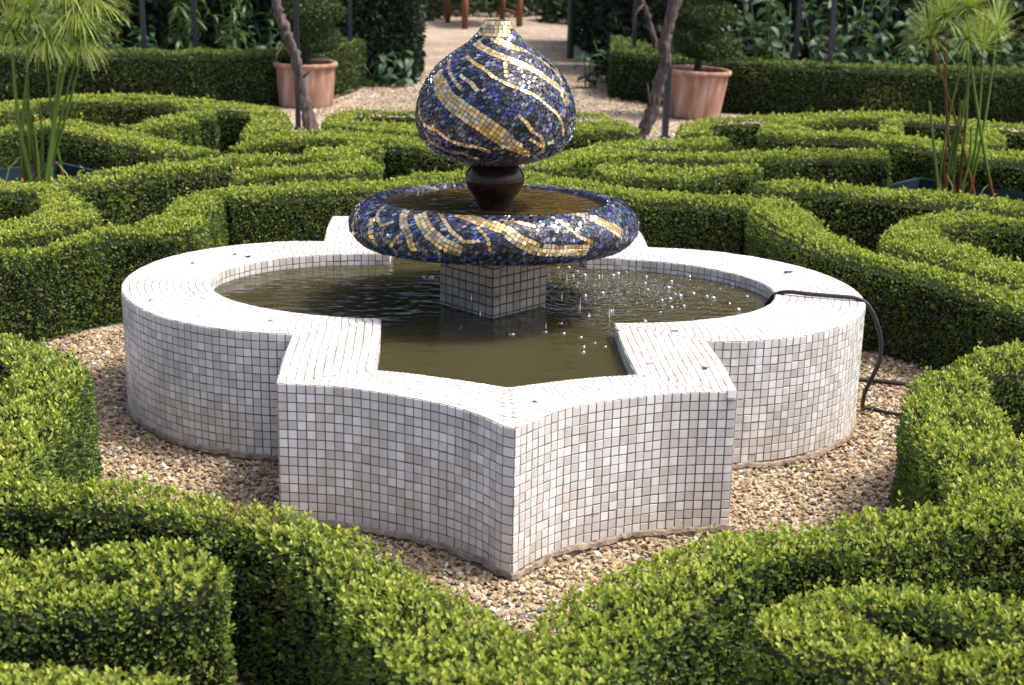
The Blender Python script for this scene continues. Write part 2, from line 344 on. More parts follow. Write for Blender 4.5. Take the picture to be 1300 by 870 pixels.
# ================================================================ GROUND
GZ = -.03
def sheet(name, pts, z, mt):
    V = np.array([(x, y, z) for x, y in pts])
    o = link(name, npmesh(name, V, [np.array([list(range(len(V)))])]), mt); return tag(o, kind='structure')
o = sheet('ground', [(-250, -120), (250, -120), (250, 300), (-250, 300)], GZ, M['gravel_ground'])
HED = {"front_left": {"z": 0.36, "L": [[-1.445, -1.715], [-1.329, -1.711], [-1.213, -1.717], [-1.099, -1.735], [-0.986, -1.764], [-0.875, -1.8], [-0.767, -1.843], [-0.662, -1.892], [-0.56, -1.949], [-0.467, -2.017], [-0.387, -2.1], [-0.313, -2.19], [-0.24, -2.281], [-0.169, -2.373], [-0.1, -2.467], [-0.034, -2.559], [0.006, -2.657], [0.012, -2.768], [0.003, -2.884], [-0.006, -3.001], [-0.015, -3.117]], "R": [[-1.399, -1.866], [-1.301, -1.87], [-1.204, -1.876], [-1.107, -1.889], [-1.011, -1.906], [-0.916, -1.93], [-0.824, -1.963], [-0.738, -2.008], [-0.655, -2.059], [-0.579, -2.119], [-0.517, -2.193], [-0.47, -2.278], [-0.429, -2.367], [-0.392, -2.457], [-0.355, -2.548], [-0.314, -2.637], [-0.273, -2.725], [-0.236, -2.816], [-0.207, -2.909], [-0.183, -3.004], [-0.161, -3.099]]}, "front_right": {"z": 0.36, "L": [[1.311, -1.822], [1.199, -1.848], [1.09, -1.881], [0.982, -1.919], [0.874, -1.959], [0.766, -1.996], [0.656, -2.028], [0.544, -2.054], [0.436, -2.086], [0.34, -2.142], [0.256, -2.217], [0.177, -2.3], [0.104, -2.387], [0.035, -2.478], [-0.032, -2.567], [-0.078, -2.662], [-0.095, -2.771], [-0.099, -2.886], [-0.104, -3.0], [-0.108, -3.115]], "R": [[1.355, -2.015], [1.254, -2.016], [1.154, -2.027], [1.059, -2.054], [0.968, -2.096], [0.877, -2.137], [0.781, -2.163], [0.682, -2.177], [0.586, -2.2], [0.503, -2.25], [0.434, -2.322], [0.376, -2.404], [0.314, -2.483], [0.246, -2.556], [0.181, -2.632], [0.128, -2.717], [0.087, -2.809], [0.059, -2.905], [0.038, -3.004], [0.02, -3.103]]}, "left_arrow": {"z": 0.36, "L": [[-1.946, -0.28], [-1.841, -0.328], [-1.737, -0.378], [-1.636, -0.434], [-1.542, -0.5], [-1.455, -0.576], [-1.378, -0.66], [-1.322, -0.757], [-1.294, -0.866], [-1.285, -0.981], [-1.281, -1.096], [-1.277, -1.212], [-1.273, -1.327], [-1.269, -1.443], [-1.264, -1.558], [-1.259, -1.674], [-1.257, -1.789]], "R": [[-1.867, -0.531], [-1.783, -0.562], [-1.701, -0.596], [-1.628, -0.643], [-1.571, -0.709], [-1.536, -0.789], [-1.524, -0.876], [-1.525, -0.965], [-1.525, -1.055], [-1.522, -1.144], [-1.517, -1.234], [-1.507, -1.323], [-1.496, -1.412], [-1.482, -1.501], [-1.466, -1.589], [-1.458, -1.694], [-1.456, -1.808]]}, "right_arrow": {"z": 0.36, "L": [[2.118, -0.358], [2.006, -0.39], [1.895, -0.426], [1.791, -0.475], [1.696, -0.54], [1.606, -0.614], [1.517, -0.688], [1.431, -0.765], [1.358, -0.855], [1.295, -0.952], [1.244, -1.056], [1.209, -1.166], [1.186, -1.28], [1.171, -1.396], [1.16, -1.511], [1.149, -1.627], [1.135, -1.743], [1.119, -1.859], [1.102, -1.974]], "R": [[1.957, -0.728], [1.874, -0.75], [1.79, -0.77], [1.707, -0.778], [1.63, -0.788], [1.567, -0.831], [1.524, -0.904], [1.498, -0.984], [1.483, -1.069], [1.473, -1.154], [1.465, -1.24], [1.456, -1.326], [1.447, -1.411], [1.44, -1.497], [1.435, -1.583], [1.431, -1.669], [1.426, -1.755], [1.42, -1.841], [1.413, -1.927]]}, "near_left_curl": {"z": 0.36, "L": [[-1.268, -2.286], [-1.174, -2.214], [-1.075, -2.154], [-0.964, -2.119], [-0.851, -2.122], [-0.747, -2.166], [-0.676, -2.247], [-0.676, -2.336], [-0.752, -2.399], [-0.863, -2.438], [-0.978, -2.459], [-1.096, -2.46], [-1.215, -2.455]], "R": [[-1.208, -2.39], [-1.115, -2.318], [-1.023, -2.262], [-0.936, -2.236], [-0.863, -2.241], [-0.872, -2.197], [-0.827, -2.246], [-0.846, -2.302], [-0.915, -2.332], [-1.0, -2.334], [-1.086, -2.324], [-1.171, -2.319], [-1.257, -2.324]]}, "corner": {"z": 0.36, "L": [[-1.135, -2.71], [-1.017, -2.699], [-0.9, -2.695], [-0.787, -2.718], [-0.682, -2.768]], "R": [[-1.058, -2.961], [-0.976, -2.963], [-0.894, -2.964], [-0.814, -2.972], [-0.737, -2.992]]}, "near_right_curl": {"z": 0.36, "L": [[1.132, -2.536], [1.044, -2.467], [0.956, -2.401], [0.861, -2.35], [0.754, -2.328], [0.648, -2.343], [0.554, -2.396], [0.48, -2.478], [0.45, -2.572], [0.489, -2.657], [0.579, -2.717], [0.686, -2.753], [0.797, -2.775], [0.909, -2.788], [1.022, -2.794]], "R": [[1.085, -2.624], [1.019, -2.608], [0.951, -2.573], [0.889, -2.525], [0.826, -2.477], [0.756, -2.449], [0.687, -2.457], [0.643, -2.504], [0.649, -2.566], [0.701, -2.616], [0.773, -2.645], [0.851, -2.652], [0.929, -2.645], [1.008, -2.64], [1.087, -2.646]]}, "left_big": {"z": 0.36, "L": [[-2.193, 0.684], [-2.106, 0.75], [-2.017, 0.815], [-1.934, 0.883], [-1.867, 0.965], [-1.817, 1.061], [-1.772, 1.161], [-1.72, 1.256], [-1.647, 1.332], [-1.572, 1.399], [-1.532, 1.486], [-1.521, 1.593], [-1.518, 1.702], [-1.515, 1.812], [-1.507, 1.92], [-1.489, 2.028], [-1.457, 2.132], [-1.401, 2.209], [-1.322, 2.242]], "R": [[-2.136, 0.497], [-2.059, 0.588], [-1.98, 0.678], [-1.901, 0.767], [-1.827, 0.86], [-1.762, 0.959], [-1.691, 1.05], [-1.597, 1.116], [-1.486, 1.151], [-1.381, 1.18], [-1.316, 1.245], [-1.297, 1.352], [-1.294, 1.471], [-1.292, 1.591], [-1.291, 1.71], [-1.291, 1.83], [-1.292, 1.949], [-1.293, 2.069], [-1.294, 2.188]]}, "right_big": {"z": 0.36, "L": [[1.377, 2.082], [1.48, 2.116], [1.564, 2.091], [1.608, 2.004], [1.622, 1.891], [1.623, 1.775], [1.62, 1.658], [1.615, 1.542], [1.612, 1.425], [1.611, 1.309], [1.617, 1.193], [1.633, 1.078], [1.661, 0.965], [1.71, 0.864], [1.78, 0.774], [1.85, 0.682], [1.911, 0.583], [1.965, 0.48], [2.021, 0.377], [2.081, 0.278], [2.137, 0.177], [2.183, 0.07], [2.227, -0.038]], "R": [[1.37, 1.988], [1.36, 1.873], [1.355, 1.757], [1.357, 1.642], [1.365, 1.526], [1.378, 1.411], [1.394, 1.297], [1.415, 1.183], [1.441, 1.07], [1.476, 0.96], [1.526, 0.857], [1.592, 0.763], [1.666, 0.674], [1.736, 0.583], [1.799, 0.485], [1.853, 0.383], [1.897, 0.277], [1.936, 0.168], [1.97, 0.057], [2.001, -0.055], [2.027, -0.167], [2.05, -0.281], [2.074, -0.394]]}, "back_v": {"z": 0.36, "L": [[-1.308, 2.287], [-1.185, 2.321], [-1.062, 2.357], [-0.939, 2.394], [-0.817, 2.433], [-0.696, 2.472], [-0.58, 2.521], [-0.475, 2.592], [-0.375, 2.672], [-0.271, 2.746], [-0.161, 2.81], [-0.046, 2.865], [0.072, 2.902], [0.19, 2.893], [0.297, 2.834], [0.39, 2.748], [0.485, 2.665], [0.59, 2.595], [0.69, 2.519], [0.779, 2.431], [0.877, 2.354], [0.989, 2.297], [1.11, 2.264], [1.231, 2.235], [1.341, 2.182], [1.443, 2.107]], "R": [[-1.228, 2.039], [-1.109, 2.073], [-0.996, 2.105], [-0.883, 2.14], [-0.768, 2.178], [-0.638, 2.219], [-0.486, 2.279], [-0.481, 2.328], [-0.375, 2.383], [-0.273, 2.445], [-0.171, 2.507], [-0.065, 2.561], [0.046, 2.608], [0.155, 2.626], [0.163, 2.611], [0.225, 2.546], [0.318, 2.466], [0.42, 2.399], [0.51, 2.331], [0.604, 2.24], [0.733, 2.137], [0.886, 2.057], [0.999, 2.023], [1.115, 1.994], [1.235, 1.945], [1.325, 1.875]]}, "left_curl": {"z": 0.36, "L": [[-2.716, 2.364], [-2.598, 2.371], [-2.481, 2.382], [-2.368, 2.387], [-2.261, 2.361], [-2.169, 2.297], [-2.097, 2.207], [-2.037, 2.106], [-1.98, 2.003], [-1.926, 1.898], [-1.876, 1.792], [-1.831, 1.683], [-1.794, 1.572], [-1.783, 1.462], [-1.822, 1.363], [-1.884, 1.269], [-1.942, 1.169], [-2.004, 1.069], [-2.075, 0.976], [-2.151, 0.886], [-2.228, 0.797]], "R": [[-2.64, 2.118], [-2.566, 2.129], [-2.492, 2.139], [-2.418, 2.144], [-2.345, 2.137], [-2.275, 2.119], [-2.217, 2.083], [-2.174, 2.026], [-2.142, 1.959], [-2.118, 1.888], [-2.1, 1.816], [-2.085, 1.743], [-2.075, 1.669], [-2.071, 1.595], [-2.078, 1.521], [-2.098, 1.451], [-2.131, 1.385], [-2.175, 1.326], [-2.23, 1.277], [-2.29, 1.233], [-2.351, 1.189]]}, "left_diag": {"z": 0.36, "L": [[-2.246, 2.414], [-2.17, 2.505], [-2.099, 2.598], [-2.032, 2.695], [-1.959, 2.786], [-1.872, 2.862], [-1.774, 2.928], [-1.679, 2.997], [-1.591, 3.075], [-1.514, 3.162], [-1.448, 3.259], [-1.387, 3.36]], "R": [[-2.033, 2.265], [-1.959, 2.353], [-1.895, 2.436], [-1.839, 2.52], [-1.78, 2.598], [-1.708, 2.66], [-1.618, 2.72], [-1.516, 2.795], [-1.41, 2.888], [-1.31, 3.0], [-1.23, 3.117], [-1.166, 3.223]]}, "left_far_diag": {"z": 0.36, "L": [[-3.212, 3.954], [-3.128, 4.038], [-3.058, 4.13], [-3.004, 4.235], [-2.959, 4.344], [-2.914, 4.454], [-2.864, 4.561], [-2.801, 4.651], [-2.721, 4.682], [-2.63, 4.64], [-2.541, 4.563], [-2.464, 4.474], [-2.393, 4.379], [-2.316, 4.289], [-2.229, 4.21], [-2.14, 4.132], [-2.056, 4.048], [-1.978, 3.958], [-1.901, 3.868], [-1.824, 3.777], [-1.747, 3.687], [-1.665, 3.602], [-1.572, 3.531], [-1.471, 3.469]], "R": [[-3.109, 3.62], [-3.067, 3.731], [-3.024, 3.842], [-2.981, 3.953], [-2.937, 4.063], [-2.891, 4.173], [-2.839, 4.279], [-2.61, 4.446], [-2.713, 4.402], [-2.782, 4.405], [-2.736, 4.362], [-2.672, 4.287], [-2.603, 4.194], [-2.519, 4.096], [-2.425, 4.01], [-2.337, 3.933], [-2.257, 3.852], [-2.179, 3.763], [-2.104, 3.674], [-2.031, 3.588], [-1.954, 3.498], [-1.856, 3.398], [-1.734, 3.303], [-1.618, 3.231]]}, "left_far_arc": {"z": 0.36, "L": [[-3.59, 5.168], [-3.499, 5.293], [-3.405, 5.414], [-3.301, 5.527], [-3.186, 5.629], [-3.067, 5.726], [-2.953, 5.829], [-2.84, 5.932], [-2.715, 6.014], [-2.574, 6.053], [-2.427, 6.04], [-2.285, 5.987], [-2.155, 5.909], [-2.039, 5.809], [-1.921, 5.715], [-1.786, 5.649], [-1.641, 5.598], [-1.506, 5.53], [-1.398, 5.428], [-1.327, 5.298], [-1.282, 5.153], [-1.246, 5.003], [-1.217, 4.852], [-1.195, 4.699], [-1.175, 4.546], [-1.156, 4.393]], "R": [[-3.469, 4.776], [-3.345, 4.86], [-3.237, 4.957], [-3.162, 5.08], [-3.104, 5.217], [-3.033, 5.347], [-2.943, 5.466], [-2.837, 5.569], [-2.714, 5.647], [-2.574, 5.688], [-2.428, 5.691], [-2.292, 5.648], [-2.174, 5.563], [-2.07, 5.457], [-1.965, 5.351], [-1.85, 5.276], [-1.728, 5.258], [-1.61, 5.245], [-1.523, 5.164], [-1.484, 5.026], [-1.467, 4.877], [-1.456, 4.728], [-1.452, 4.578], [-1.45, 4.428], [-1.447, 4.278], [-1.442, 4.128]]}, "left_far_spur": {"z": 0.36, "L": [[-2.296, 4.439], [-2.24, 4.537], [-2.177, 4.63], [-2.108, 4.719], [-2.049, 4.813], [-2.011, 4.917], [-1.983, 5.026], [-1.945, 5.132], [-1.89, 5.215], [-1.826, 5.236], [-1.756, 5.179]], "R": [[-2.125, 4.243], [-2.066, 4.344], [-1.989, 4.451], [-1.897, 4.567], [-1.819, 4.691], [-1.982, 4.632], [-1.938, 4.706], [-1.891, 4.779], [-1.84, 4.848], [-1.782, 4.912], [-1.746, 4.919]]}, "upper_loop": {"z": 0.36, "L": [[-1.479, 3.527], [-1.45, 3.639], [-1.418, 3.749], [-1.364, 3.843], [-1.279, 3.915], [-1.179, 3.971], [-1.072, 4.013], [-0.961, 4.043], [-0.852, 4.049], [-0.75, 4.013], [-0.668, 3.942], [-0.613, 3.845], [-0.575, 3.736], [-0.551, 3.624], [-0.548, 3.51], [-0.585, 3.421], [-0.673, 3.383], [-0.787, 3.37], [-0.901, 3.352], [-1.015, 3.329]], "R": [[-1.383, 3.498], [-1.355, 3.608], [-1.327, 3.707], [-1.316, 3.735], [-1.267, 3.79], [-1.214, 3.842], [-1.158, 3.89], [-1.096, 3.925], [-1.025, 3.944], [-0.952, 3.959], [-0.882, 3.961], [-0.817, 3.938], [-0.765, 3.89], [-0.734, 3.828], [-0.729, 3.759], [-0.757, 3.698], [-0.81, 3.648], [-0.869, 3.602], [-0.927, 3.555], [-0.984, 3.507]]}, "lower_loop": {"z": 0.36, "L": [[-1.417, 3.082], [-1.325, 3.155], [-1.228, 3.222], [-1.126, 3.281], [-1.019, 3.327], [-0.906, 3.353], [-0.791, 3.353], [-0.686, 3.32], [-0.607, 3.244], [-0.557, 3.141], [-0.529, 3.029], [-0.518, 2.913], [-0.545, 2.813], [-0.627, 2.752], [-0.74, 2.724], [-0.856, 2.704], [-0.971, 2.68], [-1.082, 2.644], [-1.188, 2.594], [-1.292, 2.538]], "R": [[-1.338, 2.987], [-1.282, 3.04], [-1.223, 3.089], [-1.157, 3.129], [-1.089, 3.165], [-1.021, 3.202], [-0.953, 3.234], [-0.88, 3.245], [-0.809, 3.231], [-0.76, 3.189], [-0.755, 3.126], [-0.794, 3.071], [-0.857, 3.033], [-0.928, 3.003], [-0.998, 2.97], [-1.063, 2.93], [-1.127, 2.886], [-1.192, 2.844], [-1.257, 2.802], [-1.322, 2.76]]}, "mid_left": {"z": 0.36, "L": [[-1.449, 4.028], [-1.361, 4.102], [-1.273, 4.177], [-1.182, 4.243], [-1.081, 4.285], [-0.97, 4.298], [-0.859, 4.284], [-0.751, 4.248], [-0.645, 4.203], [-0.54, 4.157], [-0.442, 4.1], [-0.358, 4.024], [-0.281, 3.939], [-0.203, 3.854], [-0.122, 3.772], [-0.043, 3.688], [0.03, 3.6], [0.096, 3.506], [0.158, 3.409]], "R": [[-1.274, 3.81], [-1.186, 3.884], [-1.108, 3.951], [-1.059, 3.992], [-1.027, 4.011], [-0.985, 4.018], [-0.932, 4.014], [-0.863, 3.992], [-0.775, 3.955], [-0.688, 3.919], [-0.624, 3.888], [-0.569, 3.84], [-0.289, 3.656], [-0.219, 3.566], [-0.145, 3.481], [-0.069, 3.397], [0.006, 3.312], [0.077, 3.224], [-0.07, 3.247]]}, "mid_right_a": {"z": 0.36, "L": [[0.429, 3.37], [0.498, 3.465], [0.567, 3.561], [0.637, 3.656], [0.708, 3.75], [0.782, 3.841], [0.859, 3.93], [0.944, 4.007], [1.046, 4.059], [1.158, 4.082], [1.269, 4.097], [1.371, 4.139], [1.47, 4.202], [1.568, 4.252], [1.652, 4.25], [1.716, 4.176]], "R": [[0.63, 3.205], [0.699, 3.3], [0.769, 3.396], [0.84, 3.493], [0.912, 3.589], [0.987, 3.68], [1.051, 3.755], [1.091, 3.793], [1.13, 3.813], [1.216, 3.829], [1.356, 3.852], [1.496, 3.911], [1.59, 3.972], [1.631, 4.0], [1.599, 3.995], [1.599, 3.944]]}, "mid_right_b": {"z": 0.36, "L": [[0.229, 3.135], [0.317, 3.215], [0.4, 3.299], [0.472, 3.391], [0.538, 3.49], [0.613, 3.578], [0.707, 3.645], [0.813, 3.688], [0.921, 3.694], [1.033, 3.666], [1.145, 3.629], [1.259, 3.604], [1.372, 3.606], [1.484, 3.634], [1.598, 3.667], [1.713, 3.694], [1.829, 3.72], [1.945, 3.743], [2.062, 3.763], [2.179, 3.781], [2.297, 3.796], [2.414, 3.803], [2.524, 3.784], [2.623, 3.729]], "R": [[0.398, 2.912], [0.489, 2.994], [0.583, 3.087], [0.504, 3.111], [0.596, 3.177], [0.687, 3.244], [0.779, 3.308], [0.877, 3.362], [0.979, 3.384], [1.078, 3.362], [1.176, 3.34], [1.288, 3.325], [1.44, 3.334], [1.559, 3.364], [1.66, 3.394], [1.763, 3.419], [1.88, 3.445], [2.005, 3.47], [2.123, 3.49], [2.229, 3.506], [2.324, 3.518], [2.408, 3.523], [2.475, 3.509], [2.551, 3.458]]}, "right_tongue": {"z": 0.36, "L": [[0.663, 2.799], [0.689, 2.913], [0.724, 3.023], [0.783, 3.12], [0.867, 3.166], [0.959, 3.138], [1.055, 3.078], [1.16, 3.03], [1.267, 3.017], [1.367, 3.053], [1.466, 3.109], [1.569, 3.146], [1.648, 3.127], [1.678, 3.041]], "R": [[0.798, 2.651], [0.733, 2.706], [0.813, 2.705], [0.899, 2.7], [0.984, 2.685], [1.071, 2.674], [1.152, 2.679], [1.222, 2.716], [1.285, 2.775], [1.347, 2.835], [1.416, 2.886], [1.492, 2.926], [1.585, 2.938], [1.553, 2.885]]}, "right_diag": {"z": 0.36, "L": [[1.527, 2.605], [1.64, 2.629], [1.755, 2.64], [1.87, 2.632], [1.981, 2.604], [2.088, 2.561], [2.19, 2.505], [2.288, 2.442], [2.385, 2.379], [2.487, 2.324], [2.593, 2.277], [2.7, 2.231], [2.807, 2.185], [2.912, 2.135], [3.014, 2.079], [3.115, 2.021]], "R": [[1.581, 2.351], [1.676, 2.372], [1.743, 2.38], [1.797, 2.382], [1.915, 2.342], [2.008, 2.276], [2.107, 2.219], [2.209, 2.166], [2.311, 2.115], [2.414, 2.066], [2.518, 2.019], [2.617, 1.964], [2.707, 1.896], [2.793, 1.82], [2.879, 1.745], [2.965, 1.669]]}, "right_curl": {"z": 0.36, "L": [[2.878, 1.472], [2.793, 1.553], [2.697, 1.616], [2.601, 1.675], [2.517, 1.747], [2.428, 1.799], [2.323, 1.795], [2.218, 1.748], [2.125, 1.677], [2.046, 1.59], [1.978, 1.494], [1.92, 1.391], [1.869, 1.285], [1.824, 1.175], [1.795, 1.064], [1.813, 0.969], [1.874, 0.892], [1.93, 0.799], [1.977, 0.692], [2.026, 0.585], [2.071, 0.476], [2.118, 0.368], [2.167, 0.26], [2.215, 0.152], [2.262, 0.043]], "R": [[2.818, 1.392], [2.784, 1.447], [2.714, 1.482], [2.645, 1.518], [2.575, 1.55], [2.503, 1.564], [2.428, 1.557], [2.351, 1.541], [2.278, 1.519], [2.211, 1.482], [2.16, 1.426], [2.127, 1.358], [2.116, 1.282], [2.123, 1.205], [2.14, 1.129], [2.162, 1.055], [2.187, 0.981], [2.213, 0.908], [2.237, 0.833], [2.264, 0.761], [2.295, 0.69], [2.327, 0.618], [2.357, 0.547], [2.388, 0.475], [2.418, 0.403]]}, "right_ring": {"z": 0.36, "L": [[4.32, 4.813], [4.121, 4.916], [3.931, 5.033], [3.752, 5.167], [3.577, 5.308], [3.399, 5.443], [3.208, 5.553], [2.999, 5.611], [2.787, 5.588], [2.589, 5.494], [2.405, 5.366], [2.248, 5.213], [2.133, 5.026], [2.05, 4.819], [1.99, 4.603], [1.994, 4.409], [2.118, 4.292], [2.326, 4.254], [2.54, 4.214], [2.725, 4.106], [2.869, 3.941], [2.977, 3.749], [3.087, 3.562], [3.241, 3.409], [3.419, 3.273], [3.595, 3.133]], "R": [[4.235, 4.614], [4.059, 4.676], [3.891, 4.752], [3.735, 4.85], [3.581, 4.955], [3.426, 5.058], [3.27, 5.144], [3.106, 5.183], [2.935, 5.205], [2.764, 5.218], [2.597, 5.173], [2.442, 5.076], [2.322, 4.942], [2.261, 4.78], [2.292, 4.636], [2.422, 4.572], [2.596, 4.564], [2.766, 4.525], [2.913, 4.426], [3.028, 4.285], [3.113, 4.122], [3.194, 3.957], [3.302, 3.814], [3.441, 3.694], [3.592, 3.586], [3.746, 3.48]]}, "ring_spur": {"z": 0.36, "L": [[2.991, 5.087], [2.961, 4.994], [2.93, 4.9], [2.9, 4.807], [2.87, 4.714], [2.841, 4.62], [2.813, 4.526], [2.785, 4.432]], "R": [[3.132, 5.13], [3.101, 5.031], [3.071, 4.932], [3.04, 4.834], [3.009, 4.735], [2.979, 4.636], [2.948, 4.537], [2.918, 4.438]]}, "ring_patch": {"z": 0.36, "L": [[3.461, 4.704], [3.421, 4.604], [3.38, 4.504], [3.341, 4.403], [3.306, 4.301], [3.273, 4.198], [3.241, 4.095], [3.209, 3.992]], "R": [[3.701, 4.792], [3.679, 4.687], [3.658, 4.583], [3.633, 4.479], [3.601, 4.377], [3.565, 4.277], [3.529, 4.176], [3.492, 4.076]]}, "right_far_strip": {"z": 0.36, "L": [[1.396, 4.321], [1.412, 4.438], [1.428, 4.555], [1.446, 4.671], [1.471, 4.786], [1.513, 4.894], [1.577, 4.989], [1.663, 5.066], [1.764, 5.124], [1.871, 5.173], [1.979, 5.22], [2.088, 5.266], [2.197, 5.31], [2.307, 5.353]], "R": [[1.585, 4.403], [1.609, 4.405], [1.625, 4.52], [1.641, 4.629], [1.662, 4.726], [1.693, 4.806], [1.734, 4.865], [1.787, 4.91], [1.863, 4.951], [1.958, 4.993], [2.059, 5.037], [2.163, 5.08], [2.271, 5.124], [2.38, 5.167]]}, "path_curl_left": {"z": 0.36, "L": [[-0.26, 5.322], [-0.379, 5.338], [-0.498, 5.353], [-0.616, 5.359], [-0.733, 5.344], [-0.839, 5.306], [-0.911, 5.235], [-0.95, 5.129], [-0.973, 5.012], [-0.987, 4.894], [-0.99, 4.774], [-0.983, 4.655], [-0.957, 4.542], [-0.899, 4.446], [-0.811, 4.372], [-0.706, 4.317], [-0.595, 4.274], [-0.482, 4.234], [-0.368, 4.195], [-0.255, 4.156]], "R": [[-0.26, 5.188], [-0.336, 5.189], [-0.412, 5.191], [-0.487, 5.192], [-0.563, 5.193], [-0.637, 5.185], [-0.71, 5.166], [-0.768, 5.13], [-0.797, 5.07], [-0.805, 4.997], [-0.799, 4.922], [-0.781, 4.851], [-0.745, 4.796], [-0.683, 4.766], [-0.61, 4.746], [-0.538, 4.723], [-0.467, 4.696], [-0.397, 4.667], [-0.327, 4.638], [-0.257, 4.609]]}, "path_curl_right": {"z": 0.36, "L": [[0.618, 5.238], [0.731, 5.245], [0.842, 5.236], [0.939, 5.192], [1.008, 5.111], [1.055, 5.01], [1.091, 4.902], [1.118, 4.791], [1.139, 4.679], [1.152, 4.566], [1.144, 4.457], [1.097, 4.375], [1.006, 4.342], [0.894, 4.345], [0.78, 4.36], [0.667, 4.377], [0.554, 4.393]], "R": [[0.605, 5.066], [0.664, 5.071], [0.722, 5.075], [0.779, 5.071], [0.833, 5.051], [0.882, 5.021], [0.922, 4.98], [0.949, 4.93], [0.963, 4.875], [0.96, 4.824], [0.93, 4.792], [0.879, 4.782], [0.82, 4.783], [0.761, 4.785], [0.702, 4.787], [0.643, 4.79], [0.584, 4.792]]}, "back_left": {"z": 0.43, "L": [[-5.091, 8.635], [-4.872, 8.671], [-4.652, 8.706], [-4.433, 8.74], [-4.212, 8.761], [-3.99, 8.768], [-3.768, 8.768], [-3.546, 8.767], [-3.324, 8.767], [-3.101, 8.767], [-2.88, 8.773], [-2.659, 8.795], [-2.439, 8.827], [-2.22, 8.862], [-2.004, 8.902], [-1.82, 8.988], [-1.687, 9.147], [-1.577, 9.34], [-1.48, 9.539], [-1.412, 9.748], [-1.362, 9.964], [-1.313, 10.181], [-1.261, 10.397], [-1.201, 10.611], [-1.132, 10.822], [-1.06, 11.032]], "R": [[-5.051, 8.287], [-4.77, 8.322], [-4.56, 8.335], [-4.35, 8.349], [-4.14, 8.361], [-3.93, 8.372], [-3.72, 8.382], [-3.51, 8.393], [-3.3, 8.403], [-3.09, 8.413], [-2.859, 8.424], [-2.67, 8.437], [-2.46, 8.452], [-2.25, 8.468], [-2.04, 8.484], [-1.838, 8.519], [-1.653, 8.601], [-1.492, 8.727], [-1.37, 8.887], [-1.283, 9.075], [-1.21, 9.272], [-1.14, 9.47], [-1.084, 9.672], [-1.039, 9.877], [-0.998, 10.084], [-0.957, 10.29]]}, "back_right": {"z": 0.43, "L": [[1.75, 11.244], [1.84, 11.015], [1.914, 10.782], [1.967, 10.543], [2.014, 10.301], [2.06, 10.059], [2.125, 9.825], [2.228, 9.605], [2.354, 9.394], [2.491, 9.191], [2.644, 8.999], [2.808, 8.817], [2.993, 8.665], [3.209, 8.561], [3.441, 8.478], [3.674, 8.403], [3.912, 8.352], [4.156, 8.33], [4.402, 8.317], [4.647, 8.304], [4.893, 8.292], [5.138, 8.275], [5.382, 8.247], [5.624, 8.205], [5.865, 8.158], [6.107, 8.111]], "R": [[1.546, 9.482], [1.667, 9.325], [1.788, 9.168], [1.908, 9.011], [2.035, 8.859], [2.17, 8.714], [2.315, 8.583], [2.48, 8.48], [2.659, 8.4], [2.845, 8.33], [3.034, 8.273], [3.225, 8.222], [3.417, 8.172], [3.609, 8.124], [3.803, 8.083], [3.998, 8.05], [4.194, 8.02], [4.39, 7.99], [4.586, 7.96], [4.781, 7.93], [4.977, 7.901], [5.174, 7.875], [5.371, 7.853], [5.568, 7.833], [5.765, 7.813], [6.054, 7.765]]}}
def strip_poly(L, Rr, ext):
    L = np.array(L); Rr = np.array(Rr); d = Rr - L; w = np.linalg.norm(d, axis=1)[:, None] + 1e-9; d = d/w
    return np.concatenate([L - d*ext, (Rr + d*ext)[::-1]])
def soil_strip(name, L, Rr, ext, z):
    L = np.array(L); Rr = np.array(Rr); d = Rr - L; d /= np.linalg.norm(d, axis=1)[:, None] + 1e-9
    A = L - d*ext; B = Rr + d*ext; k = len(A)
    V = np.concatenate([np.c_[A, np.full(k, z)], np.c_[B, np.full(k, z)]])
    F = [(i, i+1, k+i+1, k+i) for i in range(k-1)]
    return tag(link(name, npmesh(name, V, [np.array(F)]), M['soil']), kind='structure')
for i, nm in enumerate(('back_left', 'back_right')):
    soil_strip('soil_bed', HED[nm]['L'], HED[nm]['R'], .16, GZ + .005)

# ================================================================ FOUNTAIN
H = .43; TP = .02867
def shear(P):
    P = np.array(P, float); P[:, 1] += -.048*P[:, 0] + .02; return P
def seg_curve(P, n):
    """Catmull-like resample of points to n+1 points (uniform arc length)"""
    P = np.array(P, float)
    t = np.linspace(0, len(P)-1, 200); Q = []
    for u in t:
        i = min(int(u), len(P)-2); f = u - i
        p0 = P[max(i-1, 0)]; p1 = P[i]; p2 = P[i+1]; p3 = P[min(i+2, len(P)-1)]
        Q.append(.5*((2*p1) + (-p0+p2)*f + (2*p0-5*p1+4*p2-p3)*f*f + (-p0+3*p1-3*p2+p3)*f**3))
    Q = np.array(Q); d = np.r_[0, np.cumsum(np.linalg.norm(np.diff(Q, axis=0), axis=1))]
    tt = np.linspace(0, d[-1], n+1)
    return np.c_[np.interp(tt, d, Q[:, 0]), np.interp(tt, d, Q[:, 1])], d[-1]
OG = [(.677, -1.207), (.50, -1.228), (.35, -1.283), (.19, -1.367), (.09, -1.455), (0, -1.562)]
IG = [(.40, -1.062), (.27, -1.095), (.13, -1.150), (0, -1.207)]
mirx = lambda P: [(-x, y) for x, y in P]
miry = lambda P: [(x, -y) for x, y in P]
arc = [(.677 + .69*math.sin(t), -.69*math.cos(t)) for t in np.linspace(0, math.pi, 25)]
iarc = [(.40 + .65*math.sin(t), -.485*math.cos(t)) for t in np.linspace(0, math.pi, 25)]
